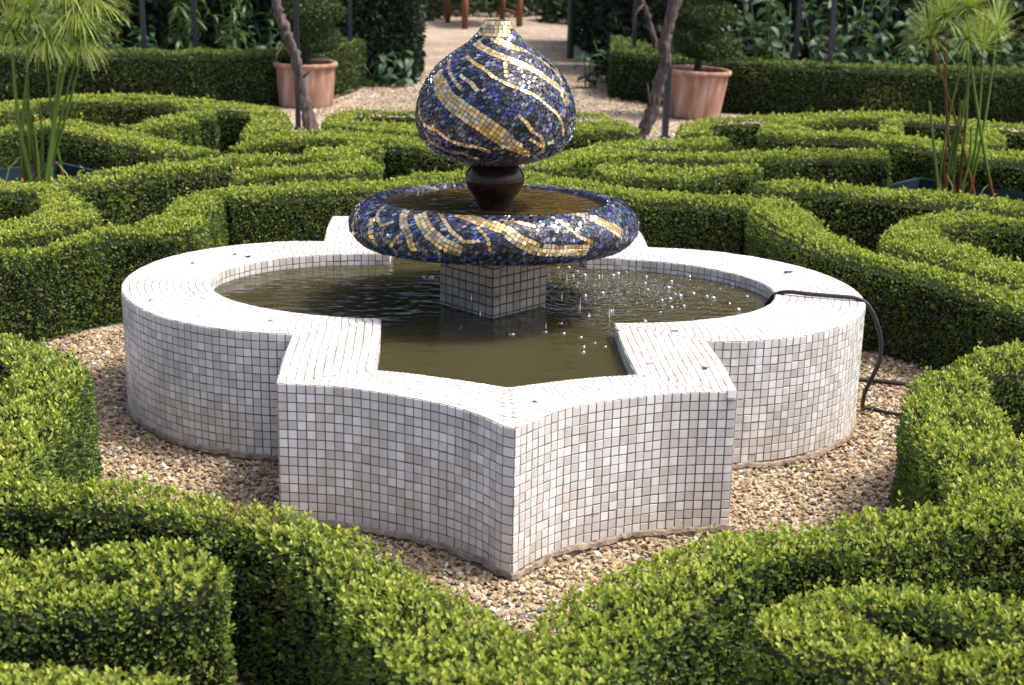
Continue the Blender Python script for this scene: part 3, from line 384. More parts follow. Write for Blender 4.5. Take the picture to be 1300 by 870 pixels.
segs = [  # (outer, inner) walked counter-clockwise from the front left corner
    (mirx(OG)[:-1] + [(-.027, -1.5415)], mirx(IG)[:-1] + [(-.010, -1.203)]), ([(-.027, -1.5415), (.003, -1.562)], [(-.010, -1.203), (.003, -1.207)]), ([(.003, -1.562)] + OG[::-1][1:], [(.003, -1.207)] + IG[::-1][1:]),
    ([(.677, -1.207), (.684, -.95), (.677, -.69)], [(.40, -1.062), (.395, -.77), (.40, -.485)]),
    (arc, iarc),
    ([(.677, .69), (.684, .95), (.677, 1.207)], [(.40, .485), (.395, .77), (.40, 1.062)]),
    (miry(OG), miry(IG)), (mirx(miry(OG))[::-1], mirx(miry(IG))[::-1]),
    ([(-.677, 1.207), (-.684, .95), (-.677, .69)], [(-.40, 1.062), (-.395, .77), (-.40, .485)]),
    (mirx(arc)[::-1], mirx(iarc)[::-1]),
    ([(-.677, -.69), (-.684, -.95), (-.677, -1.207)], [(-.40, -.485), (-.395, -.77), (-.40, -1.062)]),
]
fountain = tag(empty('mosaic_fountain', (0, 0, 0)), 'white tiled star shaped basin fountain with a blue and gold mosaic bulb on a bowl', 'fountain')
OUT, INN, SEG = [], [], []
for po, pi_ in segs:
    _, lo = seg_curve(po, 4)
    n_ = max(1, int(round(lo/TP)))
    a, _ = seg_curve(po, n_); b, _ = seg_curve(pi_, n_)
    a = shear(a); b = shear(b)
    SEG.append((len(OUT), n_, a, b))
    OUT += list(a[:-1]); INN += list(b[:-1])
OUT = np.array(OUT); INN = np.array(INN); K = len(OUT)
# basin body
rngz = [-.05, 0, .0]
V = np.concatenate([np.c_[OUT, np.full(K, -.06)], np.c_[OUT, np.full(K, H)], np.c_[INN, np.full(K, H)], np.c_[INN, np.full(K, .02)]])
idx = np.arange(K); nx = (idx+1) % K
F = [np.c_[idx, nx, nx+K, idx+K], np.c_[idx+K, nx+K, nx+2*K, idx+2*K], np.c_[idx+2*K, nx+2*K, nx+3*K, idx+3*K]]
basin = link('basin', npmesh('basin', V, F), M['grout'], fountain)
# mortar lip, ragged, finer than the tile columns
rs = np.random.default_rng(3)
KM = K*3; fr_ = np.arange(KM)/3; i0 = fr_.astype(int) % K; i1 = (i0+1) % K; fq = (fr_ % 1)[:, None]
OM = OUT[i0]*(1-fq)+OUT[i1]*fq
tang = np.roll(OM, -1, 0) - np.roll(OM, 1, 0); tang /= np.linalg.norm(tang, axis=1)[:, None]
nrm = np.c_[tang[:, 1], -tang[:, 0]]
def ring_noise(w, seed):
    r = np.random.default_rng(seed).random(KM); k = np.ones(w)/w; q = np.convolve(np.tile(r, 3), k, 'same')[KM:2*KM]; return (q-q.min())/(q.max()-q.min())
k1 = .6*ring_noise(15, 1)+.4*ring_noise(3, 2); k2 = .6*ring_noise(19, 3)+.4*ring_noise(4, 4); k3 = ring_noise(2, 5)
up_ = -.016 + .026*k1 + .010*(ring_noise(2, 7)-.5); outw = .002 + .034*np.maximum(k2-.35, 0)*(.45+.55*k3)
V = np.concatenate([np.c_[OM + nrm*.0005, up_+.006], np.c_[OM + nrm*(.003+outw*.7)[:, None], up_+.002*k3], np.c_[OM + nrm*(.004+outw)[:, None], up_-.006-.010*k3], np.c_[OM + nrm*(outw*.45)[:, None], up_-.014-.012*k2], np.c_[OM+nrm*(.004+outw*.8+.010*k3)[:, None], np.full(KM, -.06)]])
im = np.arange(KM); nm_ = (im+1) % KM
F = [np.c_[im+j*KM, nm_+j*KM, nm_+(j+1)*KM, im+(j+1)*KM][:, ::-1] for j in range(4)]
link('mortar_footing', npmesh('mortar_footing', V, F), M['mortar'], fountain)

# tile batches
class Tiles:
    def __init__(s): s.C=[]; s.A=[]; s.B=[]; s.N=[]; s.T=[]
    def add(s, c, a, b, nn, tint): s.C.append(c); s.A.append(a); s.B.append(b); s.N.append(nn); s.T.append(tint)
    def mesh(s, name, gap=.0020, hgt=.0020, tilt=.018):
        C=np.array(s.C);A=np.array(s.A);B=np.array(s.B);N=np.array(s.N);T=np.array(s.T);k=len(C)
        la=np.linalg.norm(A,axis=1)[:,None];lb=np.linalg.norm(B,axis=1)[:,None];ua=A/la;ub=B/lb
        r=np.random.default_rng(5)
        ha=la/2-gap*.6;hb=lb/2-gap*.6
        off=N*(hgt+r.normal(0,.0004,(k,1)))
        ti=r.normal(0,tilt,(k,2))
        ua=ua+ub*r.normal(0,.012,(k,1)); C=C+ub*r.normal(0,.0005,(k,1))+ua*r.normal(0,.0004,(k,1)); P=[]
        for sa,sb in((-1,-1),(1,-1),(1,1),(-1,1)): P.append(C+ua*ha*sa+ub*hb*sb-N*.002)
        for sa,sb in((-1,-1),(1,-1),(1,1),(-1,1)): P.append(C+ua*(ha-.0010)*sa+ub*(hb-.0010)*sb+off+N*(ti[:,:1]*ha*sa+ti[:,1:]*hb*sb))
        V=np.stack(P,1).reshape(-1,3); i=np.arange(k)[:,None]*8
        F=[i+np.array([[4,5,6,7]]),i+np.array([[0,1,5,4]]),i+np.array([[1,2,6,5]]),i+np.array([[2,3,7,6]]),i+np.array([[3,0,4,7]])]
        return npmesh(name,V,F,{'tint':np.repeat(T,8)})
def rtint():
    u = random.random()
    if u < .22: return random.uniform(.28, .44)
    if u < .58: return random.uniform(.44, .62)
    return random.uniform(.64, 1.0)
wall = Tiles(); top = Tiles(); cand = []
for si, (st, n_, a, b) in enumerate(SEG):
    for k in range(n_):
        p, q = a[k], a[k+1]; t = q-p; L_ = np.linalg.norm(t); nn = np.array([t[1], -t[0], 0])/L_
        for r_ in range(15):
            c = np.array([*(p+q)/2, (r_+.5)*H/15]); 
            rec = (c, np.array([*t, 0]), np.array([0, 0, H/15]), nn, rtint())
            vis = (CAM-c)@nn
            if si in (0, 1, 2) and vis > 0: cand.append((np.linalg.norm(CAM-c)/max(.05, vis/np.linalg.norm(CAM-c))**.5, rec))
            else: wall.add(*rec)
    # top rows
    w = np.linalg.norm(a-b, axis=1).mean(); rows = max(8, int(round(w/TP)))
    for k in range(n_):
        for r_ in range(rows):
            f0, f1 = r_/rows, (r_+1)/rows
            wv = .0012*math.sin((st+k)*.35 + r_*.8)
            A0 = a[k]*(1-f0)+b[k]*f0; A1 = a[k+1]*(1-f0)+b[k+1]*f0; B0 = a[k]*(1-f1)+b[k]*f1; B1 = a[k+1]*(1-f1)+b[k+1]*f1
            c = (A0+A1+B0+B1)/4; t = ((A1-A0)+(B1-B0))/2; 
            nb = np.array([-t[1], t[0]])/np.linalg.norm(t); d_ = ((B0-A0)+(B1-A1))/2
            hgt_ = abs(d_@nb)
            top.add(np.array([*(c + nb*wv), H]), np.array([*t, 0]), np.array([*nb*max(hgt_, .008), 0]), np.array([0, 0, 1.]), random.uniform(.38, .78))
    # inner wall
    Li = np.linalg.norm(np.diff(b, axis=0), axis=1).sum(); ni = max(1, int(round(Li/TP)))
    bb_ = np.c_[np.interp(np.linspace(0, n_, ni+1), np.arange(n_+1), b[:, 0]), np.interp(np.linspace(0, n_, ni+1), np.arange(n_+1), b[:, 1])]
    for k in range(ni):
        p, q = bb_[k], bb_[k+1]; t = q-p; L_ = np.linalg.norm(t)
        if L_ < 1e-4: continue
        nn = -np.array([t[1], -t[0], 0])/L_
        for r_ in range(11, 15):
            wall.add(np.array([*(p+q)/2, (r_+.5)*H/15]), np.array([*t, 0]), np.array([0, 0, H/15]), nn, rtint()*.9)
cand.sort(key=lambda x: x[0])
for _, rec in cand[300:]: wall.add(*rec)
# the 300 nearest front tiles are parts of their own, sharing a few meshes
tile_mesh = {}
def one_tile(wq, tq):
    key = (wq, tq)
    if key not in tile_mesh:
        T_ = Tiles(); T_.add(np.zeros(3), np.array([wq, 0, 0]), np.array([0, H/15, 0]), np.array([0, 0, 1.]), tq)
        me = T_.mesh('tile'); me.materials.append(M['white_tile']); tile_mesh[key] = me
    return tile_mesh[key]
for _, (c, t, bz, nn, ti) in cand[:300]:
    L_ = float(np.linalg.norm(t)); o = bpy.data.objects.new('tile', one_tile(round(L_, 4), round(ti*14)/14)); COL.objects.link(o)
    o.parent = basin
    tx = Vector(t/L_); nz_ = Vector(nn); zz = Vector((0, 0, 1))
    mw = Matrix((tx, zz, nz_)).transposed().to_4x4()
    mw = mw @ Matrix.Rotation(random.gauss(0, .012), 4, 'X') @ Matrix.Rotation(random.gauss(0, .012), 4, 'Y')
    mw.translation = Vector(c); o.matrix_local = mw
link('rim_tiles', top.mesh('rim_tiles', .0018, .0013, .006), M['white_tile'], basin, 'stuff')
link('wall_tiles', wall.mesh('wall_tiles'), M['white_tile'], basin, 'stuff')

o = bpy.data.objects.new('loose_tile', one_tile(.0287, .93)); COL.objects.link(o); o.parent = basin
o.matrix_local = Matrix.Translation((.660, -1.222, H-.006)) @ Matrix.Rotation(R(84), 4, 'X') @ Matrix.Rotation(R(3), 4, 'Y') @ Matrix.Scale(2.2, 4, (0, 0, 1))
# pedestal: square block standing on its corner line
AX = (-.002, -.08); PW = .275
pd = MB(); ca = R(45-2.5)
def prot(x, y): return (AX[0] + x*math.cos(ca) - y*math.sin(ca), AX[1] + x*math.sin(ca) + y*math.cos(ca))
h_ = PW/2; cs = [prot(-h_, -h_), prot(h_, -h_), prot(h_, h_), prot(-h_, h_)]
pd.add([(*p, .02) for p in cs] + [(*p, .63) for p in cs], [(0,1,5,4),(1,2,6,5),(2,3,7,6),(3,0,4,7)])
M['shaded_wet_grout'] = simple('shaded_wet_grout', (.055, .040, .030), .6, noise=.4, scale=30)  # pedestal joints: bowl's shade painted into the dark colour, besides being wet
pedestal = pd.build('pedestal', M['shaded_wet_grout'], fountain)
pt = Tiles(); npd = 8
for k in range(4):
    p = np.array(cs[k]); q = np.array(cs[(k+1) % 4]); t = (q-p)/npd; nn = np.array([t[1], -t[0], 0])/np.linalg.norm(t)
    for i in range(npd):
        for r_ in range(10):
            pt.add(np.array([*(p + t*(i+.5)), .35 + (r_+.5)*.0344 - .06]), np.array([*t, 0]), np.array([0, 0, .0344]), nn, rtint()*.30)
link('pedestal_tiles', pt.mesh('pedestal_tiles', .0030), M['shaded_stained_tile'], pedestal, 'stuff')

# bowl, neck, bulb
TILT = .055; ZC = .775
bw = MB()
BWO = [(0.41, 0.775), (0.435, 0.777), (0.47, 0.765), (0.505, 0.735), (0.522, 0.7), (0.52, 0.67), (0.5, 0.64), (0.475, 0.62)]
prof_b = [(.15, .600), (.30, .602), (.42, .610), (.465, .618)] + BWO[::-1] + [(.398, ZC-.012), (.385, ZC-.04), (.30, ZC-.075), (.06, ZC-.085)]
bw.lathe(prof_b, 96, AX, tilt=TILT)
bowl = bw.build('bowl', M['dark_grout'], fountain, True)
nk = MB(); nk.lathe([(.06, .70), (.062, .752), (.068, .775), (.082, .797), (.100, .822), (.107, .847), (.104, .872), (.088, .895), (.072, .912), (.07, .93)], 48, AX)
nk.build('neck', M['bronze'], fountain, True)
PRB = [[0.0437, 1.408], [0.0632, 1.3705], [0.1024, 1.3295], [0.1642, 1.289], [0.2103, 1.248], [0.2426, 1.207], [0.2635, 1.167], [0.2766, 1.1255], [0.2834, 1.084], [0.2807, 1.0435], [0.2678, 1.0015], [0.2333, 0.9595], [0.176, 0.9255]]
bulb_prof = [(.001, PRB[0][1]-.004), (PRB[0][0]-.012, PRB[0][1]-.001)] + [tuple(x) for x in PRB[:-1]] + [(.185, .939), (.135, .922), (.09, .915), (.06, .914)]
bl = MB(); bl.lathe([(max(r_-.0015, .0008), z) for r_, z in bulb_prof], 96, AX)
bulb = bl.build('bulb', M['dark_grout'], fountain, True)

def surf(prof):
    P = np.array(prof, float); d = np.r_[0, np.cumsum(np.linalg.norm(np.diff(P, axis=0), axis=1))]
    return P, d
def mosaic(name, prof, bands, s0, s1, T, Tg, tilt, flow, parent, topcap=None, seed=1, wscale=1.0):
    """Voronoi cut glass tiles laid over a surface of revolution; gold ones follow the bands"""
    r = np.random.default_rng(seed); rn = random.Random(seed)
    P, d = surf(prof)
    def pos(s, th):
        rr = np.interp(s, d, P[:, 0]); z = np.interp(s, d, P[:, 1]); return np.array([rr*math.cos(th), rr*math.sin(th), z])
    def frame(s, th):
        e = .004; a = pos(s-e, th); b = pos(s+e, th); m_ = (b-a); m_ /= np.linalg.norm(m_)+1e-9
        t_ = np.array([-math.sin(th), math.cos(th), 0]); return m_, t_
    zs = P[:, 1]
    pts = []; gold = []; flowv = []
    grid = {}
    cell = T
    def near(p, rad, fv=None, a=1.0, grad=None):
        k = np.floor(p/cell).astype(int); n_ = int(math.ceil(rad/cell))
        for i in range(k[0]-n_, k[0]+n_+1):
            for j in range(k[1]-n_, k[1]+n_+1):
                for l_ in range(k[2]-n_, k[2]+n_+1):
                    for q in grid.get((i, j, l_), ()):
                        d_ = pts[q]-p; e2 = d_@d_
                        if grad and gold[q]:
                            if e2 < grad*grad: return True
                            continue
                        if fv is not None: f1 = d_@fv; e2 -= f1*f1*(1-a*a)
                        if e2 < rad*rad: return True
        return False
    def put(p, g, fv):
        grid.setdefault(tuple(np.floor(p/cell).astype(int)), []).append(len(pts)); pts.append(p); gold.append(g); flowv.append(fv)
    # s from z (outer branch): the bands were measured as (angle, height)
    zi = np.array([np.interp(x, np.linspace(d[0], d[-1], 400), np.linspace(d[0], d[-1], 400)) for x in np.linspace(d[0], d[-1], 400)])
    zz = np.interp(zi, d, P[:, 1]); ok = (zi >= s0) & (zi <= s1)
    zi, zz = zi[ok], zz[ok]; o_ = np.argsort(zz)
    s_of = lambda z: float(np.interp(z, zz[o_], zi[o_]))
    if topcap:
        s = s0 + Tg*.5
        while s < topcap:
            rr = np.interp(s, d, P[:, 0]); n_ = max(3, int(2*math.pi*rr/Tg)); ph = rn.random()
            for k in range(n_):
                th = 2*math.pi*(k+ph)/n_
                if s > topcap - Tg*2.2 and math.sin(th*5+1)+math.sin(th*3) < -.4: continue
                m_, t_ = frame(s, th); put(pos(s, th), 1, t_)
            s += Tg
    for rep in (0, math.pi, ):
        for Q, Wd in bands:
            if len(Q) < 2: continue
            th = np.unwrap([q[0]+rep for q in Q]); sv = [s_of(q[1]) for q in Q]
            tt = np.linspace(0, len(Q)-1, 120)
            line = np.array([pos(np.interp(t, range(len(Q)), sv), np.interp(t, range(len(Q)), th)) for t in tt])
            ll = np.r_[0, np.cumsum(np.linalg.norm(np.diff(line, axis=0), axis=1))]
            nst = max(2, int(ll[-1]/Tg))
            for i in range(nst+1):
                t = np.interp(ll[-1]*i/nst, ll, tt); w = np.interp(t, range(len(Q)), Wd)*.06
                s = np.interp(t, range(len(Q)), sv); th_ = np.interp(t, range(len(Q)), th)
                p = pos(s, th_); e = np.interp(ll[-1]*min(i+.5, nst)/nst, ll, tt); e0 = np.interp(ll[-1]*max(i-.5, 0)/nst, ll, tt)
                fv = pos(np.interp(e, range(len(Q)), sv), np.interp(e, range(len(Q)), th)) - pos(np.interp(e0, range(len(Q)), sv), np.interp(e0, range(len(Q)), th))
                if np.linalg.norm(fv) < 1e-6: continue
                fv /= np.linalg.norm(fv)
                m_, t_ = frame(s, th_); nrm_ = np.cross(t_, m_); side = np.cross(nrm_, fv)
                nr = max(1, int(w*wscale/Tg+.35))
                for j in range(nr):
                    off = (j-(nr-1)/2)*Tg
                    ds = (side@m_)*off; rr = max(np.interp(s, d, P[:, 0]), .02); dth = (side@t_)*off/rr
                    if not (s0 < s+ds < s1): continue
                    pp = pos(s+ds, th_+dth)
                    if not near(pp, Tg*.72): put(pp, 1, fv)
    # fill with blue glass by dart throwing
    ss = np.linspace(s0, s1, 300); rr = np.interp(ss, d, P[:, 0]); cdf = np.cumsum(rr); cdf /= cdf[-1]
    area = 2*math.pi*float(((rr[1:]+rr[:-1])*np.diff(ss)).sum()/2); nt_ = int(area/(T*T)*9)
    for u, th in zip(r.random(nt_), r.random(nt_)*2*math.pi):
        s = float(np.interp(u, cdf, ss)); p = pos(s, th)
        m_, t_ = frame(s, th); f_ = t_*math.cos(flow) + m_*math.sin(flow)
        if not near(p, T*.74, f_, .6, Tg*.80): put(p, 0, f_)
    pts_ = np.array(pts); kd = KDTree(len(pts_))
    for i, p in enumerate(pts_): kd.insert(p, i)
    kd.balance()
    V = []; F = []; Cc = []; Mm = []; nv = 0
    blues = [(.006, .007, .012), (.016, .019, .034), (.045, .052, .085), (.10, .11, .15), (.022, .028, .15), (.035, .045, .30), (.015, .05, .08), (.03, .12, .16), (.17, .18, .21), (.26, .27, .31)]
    wts = [.26, .24, .15, .09, .09, .04, .05, .02, .05, .01]
    golds = [(.74, .53, .24), (.82, .66, .36), (.60, .41, .15), (.80, .72, .52), (.46, .38, .28)]
    for i, p in enumerate(pts_):
        th = math.atan2(p[1], p[0]); rr_ = math.hypot(p[0], p[1])
        # normal by nearest s
        cand_s = np.argmin((np.interp(ss, d, P[:, 0])-rr_)**2 + (np.interp(ss, d, P[:, 1])-p[2])**2)
        m_, t_ = frame(ss[cand_s], th); nn = np.cross(m_, t_)
        fv = flowv[i] - nn*(flowv[i]@nn); fv /= np.linalg.norm(fv)+1e-9; sv_ = np.cross(nn, fv)
        an = 1.0 if gold[i] or rn.random() < .0 else .6; size = Tg*.54 if gold[i] else T*rn.uniform(.44, .56)
        poly = [(-size*(1.0), -size), (size*(1.0), -size), (size*(1.0), size), (-size*(1.0), size)]
        for co, j, dist in kd.find_range(p, max(size, T*.55)*3.8):
            if j == i: continue
            q = np.array(co)-p; q2 = (q@fv*an, q@sv_); L2 = q2[0]**2+q2[1]**2
            if L2 < 1e-10: continue
            wgt = .5
            out = []; k = len(poly)
            for a_ in range(k):
                A = poly[a_]; B = poly[(a_+1) % k]
                da = A[0]*q2[0]+A[1]*q2[1]-wgt*L2; db = B[0]*q2[0]+B[1]*q2[1]-wgt*L2
                if da <= 0: out.append(A)
                if (da < 0 < db) or (db < 0 < da):
                    f_ = da/(da-db); out.append((A[0]+(B[0]-A[0])*f_, A[1]+(B[1]-A[1])*f_))
            poly = out
            if len(poly) < 3: break
        if len(poly) < 3: continue
        poly = [(a[0]/an, a[1]) for a in poly]
        cx = sum(a[0] for a in poly)/len(poly); cy = sum(a[1] for a in poly)/len(poly)
        tx, ty = rn.gauss(0, .10 if not gold[i] else .06), rn.gauss(0, .10 if not gold[i] else .06)
        k = len(poly)
        for lay, sh, hh in ((0, .95, -.001), (1, .86, .0020)):
            for (x, y) in poly:
                x2 = cx+(x-cx)*sh; y2 = cy+(y-cy)*sh
                V.append(p + fv*x2 + sv_*y2 + nn*(hh + (tx*(x2-cx)+ty*(y2-cy) if lay else 0)))
        F.append([nv+k+a_ for a_ in range(k)])
        for a_ in range(k): F.append([nv+a_, nv+(a_+1) % k, nv+k+(a_+1) % k, nv+k+a_])
        if gold[i]: c_ = np.array(rn.choice(golds))*rn.uniform(.75, 1.08); mt_ = .7
        else: c_ = np.array(rn.choices(blues, wts)[0])*rn.uniform(.7, 1.25); mt_ = .0
        Cc += [c_]*(2*k); Mm += [mt_]*(2*k); nv += 2*k
    V = np.array(V); V[:, 2] -= tilt*V[:, 1]; V[:, 0] += AX[0]; V[:, 1] += AX[1]
    groups = {}
    for f in F: groups.setdefault(len(f), []).append(f)
    me = npmesh(name, V, [np.array(g_) for g_ in groups.values()], {'col': np.array(Cc), 'metal': np.array(Mm)})
    return link(name, me, M['smalti'], parent, 'stuff')
BANDS = [[[[-2.736, 1.2312], [-2.452, 1.1914], [-2.238, 1.1543], [-1.997, 1.1248], [-1.781, 1.0894], [-1.582, 1.0512], [-1.369, 1.0095], [-1.126, 0.975]], [0.8, 1.0, 1.15, 1.15, 1.15, 1.1, 0.8, 0.4]], [[[-2.29, 1.2918], [-1.832, 1.2602], [-1.66, 1.2362], [-1.453, 1.2151], [-1.261, 1.1963], [-1.068, 1.1761], [-0.913, 1.1395], [-0.764, 1.1129], [-0.684, 1.079], [-0.622, 1.0361]], [0.26, 0.26, 0.26, 0.26, 0.26, 0.26, 0.26, 0.26, 0.26, 0.26]], [[[-2.406, 1.335], [-1.912, 1.3161], [-1.528, 1.3], [-1.25, 1.2825], [-1.01, 1.2635], [-0.846, 1.2402], [-0.681, 1.2115], [-0.476, 1.1762], [-0.432, 1.1434]], [0.5, 0.5, 0.5, 0.5, 0.5, 0.5, 0.5, 0.5, 0.5]], [[[-1.772, 1.3529], [-1.243, 1.3313], [-0.849, 1.3158]], [0.6, 0.6, 0.6]], [[[-0.806, 1.3192], [-0.678, 1.3003], [-0.506, 1.2763], [-0.377, 1.2439], [-0.366, 1.2048]], [0.26, 0.26, 0.26, 0.26, 0.26]], [[[-1.582, 1.3034], [-1.451, 1.2757], [-1.459, 1.2404]], [0.38, 0.38, 0.38]], [[[-2.179, 1.2345], [-1.983, 1.2153], [-1.878, 1.1944]], [0.38, 0.38, 0.38]], [[[-1.325, 1.1138], [-1.238, 1.0899], [-1.14, 1.0568], [-1.036, 1.043], [-0.979, 1.0208], [-0.911, 0.9843]], [0.38, 0.38, 0.38, 0.38, 0.38, 0.38]], [[[-2.961, 1.1284], [-2.82, 1.0928], [-2.657, 1.0583], [-2.407, 1.0509], [-2.232, 1.0235], [-2.066, 1.0112], [-1.877, 1.0067], [-1.699, 0.9912]], [0.4, 0.4, 0.4, 0.4, 0.4, 0.4, 0.4, 0.4]], [[], []], [[[-0.192, 1.3413], [-0.067, 1.3073], [-0.194, 1.2676], [-0.232, 1.2291]], [0.35, 0.35, 0.35, 0.35]], [[[-2.472, 1.0609], [-2.264, 1.0292], [-1.973, 1.0032]], [0.3, 0.3, 0.3]], [[[-0.73, 1.2274], [-0.612, 1.1872], [-0.543, 1.1386]], [0.3, 0.3, 0.3]], [[[-1.162, 1.0326], [-1.004, 1.0087], [-0.813, 1.0167]], [0.3, 0.3, 0.3]], [[[-2.723, 1.2744], [-2.368, 1.2313], [-2.126, 1.1983]], [0.25, 0.25, 0.25]], [[[-2.687, 1.0324], [-2.534, 0.9964], [-2.313, 0.9777], [-2.042, 0.9763], [-1.852, 0.9564]], [0.35, 0.35, 0.35, 0.35, 0.35]]]
BBANDS = [[[[-2.988, 0.752], [-2.866, 0.7204], [-2.852, 0.6724]], [0.5, 0.5, 0.5]], [[[-2.597, 0.7394], [-2.547, 0.7044], [-2.526, 0.6528]], [0.7, 0.7, 0.7]], [[[-2.665, 0.7749], [-2.571, 0.7484], [-2.455, 0.7258], [-2.375, 0.7415]], [0.4, 0.4, 0.4, 0.4]], [[[-2.368, 0.7749], [-2.271, 0.7432], [-2.189, 0.711], [-2.152, 0.6661]], [0.8, 0.8, 0.8, 0.8]], [[[-2.255, 0.7113], [-2.352, 0.6616]], [0.35, 0.35]], [[[-2.201, 0.7696], [-2.06, 0.7314], [-1.933, 0.6921], [-1.827, 0.6719]], [1.1, 1.1, 1.1, 1.1]], [[[-2.022, 0.7746], [-1.9, 0.7368], [-1.798, 0.7037], [-1.711, 0.7089]], [0.5, 0.5, 0.5, 0.5]], [[[-1.886, 0.7719], [-1.708, 0.7663], [-1.548, 0.745], [-1.462, 0.7138], [-1.327, 0.6783], [-1.15, 0.6697], [-0.965, 0.6655]], [1.3, 1.3, 1.3, 1.3, 1.3, 1.3, 1.3]], [[[-1.718, 0.7468], [-1.653, 0.7204], [-1.637, 0.6834]], [0.5, 0.5, 0.5]], [[[-1.56, 0.7699], [-1.448, 0.7643], [-1.339, 0.7537]], [0.5, 0.5, 0.5]], [[[-1.158, 0.7696], [-1.093, 0.7422], [-1.026, 0.7114], [-0.935, 0.6923]], [0.5, 0.5, 0.5, 0.5]], [[[-0.932, 0.773], [-0.827, 0.7603], [-0.719, 0.7343], [-0.604, 0.7006]], [1.1, 1.1, 1.1, 1.1]]]
Pp, dd = surf(bulb_prof)
mosaic('bulb_tiles', bulb_prof, BANDS, dd[2], dd[-2], .0118, .0152, 0, 2.45, bulb, topcap=dd[2]+.062, seed=4)
bo_prof = [(.404, ZC-.008)] + [tuple(x) for x in BWO] + [(.455, .617)]
Pp, dd = surf(bo_prof)
mosaic('bowl_tiles', bo_prof, BBANDS, dd[0]+.002, dd[-1]-.004, .0116, .0150, TILT, 2.3, bowl, seed=9, wscale=.62)

# water
def disc(name, r_, z, mt, c=AX, n_=64):
    V = np.array([(c[0]+r_*math.cos(2*math.pi*k/n_), c[1]+r_*math.sin(2*math.pi*k/n_), z) for k in range(n_)])
    return tag(link(name, npmesh(name, V, [np.arange(n_)[None]]), mt), kind='structure')
V = np.c_[INN + (INN - INN.mean(0))*.004, np.full(K, .385)]
tag(link('water', npmesh('water', V, [np.arange(K)[None]]), M['basin_water']), kind='structure')
disc('water', .40, ZC-.026, M['bowl_water'])

# bubbles on the water
bub = MB(); prof_ = [(math.cos(t), math.sin(t)*.85) for t in np.linspace(0, math.pi/2-.05, 6)]
bub.lathe(prof_, 14); bub_me = bub.mesh('bubble', True); bub_me.materials.append(M['bubble'])
BUB = [[-0.259, 0.32], [-0.228, 0.309], [0.287, 0.493], [0.329, 0.495], [0.358, 0.429], [0.332, 0.35], [0.38, 0.364], [0.436, 0.353], [0.494, 0.367], [0.555, 0.421], [0.624, 0.345], [0.607, 0.243], [0.603, 0.145], [0.714, 0.271], [0.686, 0.172], [0.699, 0.076], [0.667, 0.006], [0.633, -0.018], [0.704, -0.095], [0.654, -0.118], [0.603, -0.184], [0.528, -0.311], [0.583, -0.341], [0.517, 0.394], [0.226, -0.466], [0.281, -0.512], [0.281, -0.624], [0.323, -0.577], [0.353, -0.623], [0.273, -0.686], [0.049, -0.478], [0.165, -0.447], [0.228, -0.337], [0.95, 0.228], [0.888, 0.165], [0.969, 0.048], [0.882, -0.057], [0.897, -0.145], [0.863, 0.444], [0.814, 0.044], [0.834, 0.021], [0.771, 0.09], [0.713, 0.053], [0.799, 0.35], [0.183, -0.117], [0.424, -0.166], [0.333, -0.243], [0.423, 0.093], [0.349, 0.045]]
for i, (x, y) in enumerate(BUB):
    o = bpy.data.objects.new('bubble', bub_me); COL.objects.link(o)
    s_ = random.choice((.006, .008, .009, .0115)); o.scale = (s_, s_, s_); o.location = (x, y, .3852)
    tag(o, 'clear round bubble floating on the olive water of the white basin', 'bubble', 'bubbles floating on the basin water')
dr = MB()
for k in range(520):
    th = random.uniform(-1.9, .5); rr_ = random.uniform(.40, .50) if k < 70 else random.uniform(.3, .85)
    x = AX[0]+rr_*math.cos(th); y = AX[1]+rr_*math.sin(th)
    z = random.uniform(.39, .60) if k < 26 else .387
    if k >= 26: x = random.gauss(.42, .20); y = random.gauss(.14, .19)
    s_ = random.uniform(.0009, .0026); e = random.uniform(2, 12) if k < 26 else .7
    dr.add([(x-s_, y, z), (x, y-s_, z), (x+s_, y, z), (x, y+s_, z), (x, y, z+s_*e*1.5), (x, y, z-s_*e)],
           [(0,1,4),(1,2,4),(2,3,4),(3,0,4),(1,0,5),(2,1,5),(3,2,5),(0,3,5)])
o = dr.build('splash_droplets', M['droplet'], kind='stuff'); tag(o, 'fine drops splashing onto the water under the bowl', 'splash')

# ================================================================ GRAVEL (loose pebbles round the basin)
def inside(P, poly):
    x, y = P[:, 0], P[:, 1]; r_ = np.zeros(len(P), bool); j = len(poly)-1
    for i in range(len(poly)):
        xi, yi = poly[i]; xj, yj = poly[j]
        c_ = ((yi > y) != (yj > y)) & (x < (xj-xi)*(y-yi)/((yj-yi) if yj != yi else 1e-9)+xi); r_ ^= c_; j = i
    return r_
ico_v = []; t_ = (1+5**.5)/2
for s1 in (-1, 1):
    for s2 in (-1, 1): ico_v += [(0, s1, s2*t_), (s1, s2*t_, 0), (s2*t_, 0, s1)]
ico_v = np.array(ico_v, float); ico_v /= np.linalg.norm(ico_v[0])
ico_f = []
for i in range(12):
    for j in range(i+1, 12):
        for k in range(j+1, 12):
            e = [np.linalg.norm(ico_v[a]-ico_v[b]) for a, b in ((i, j), (j, k), (i, k))]
            if max(e) < 1.06:
                nn = np.cross(ico_v[j]-ico_v[i], ico_v[k]-ico_v[i]); ico_f.append((i, j, k) if nn@ico_v[i] > 0 else (i, k, j))
ico_f = np.array(ico_f)
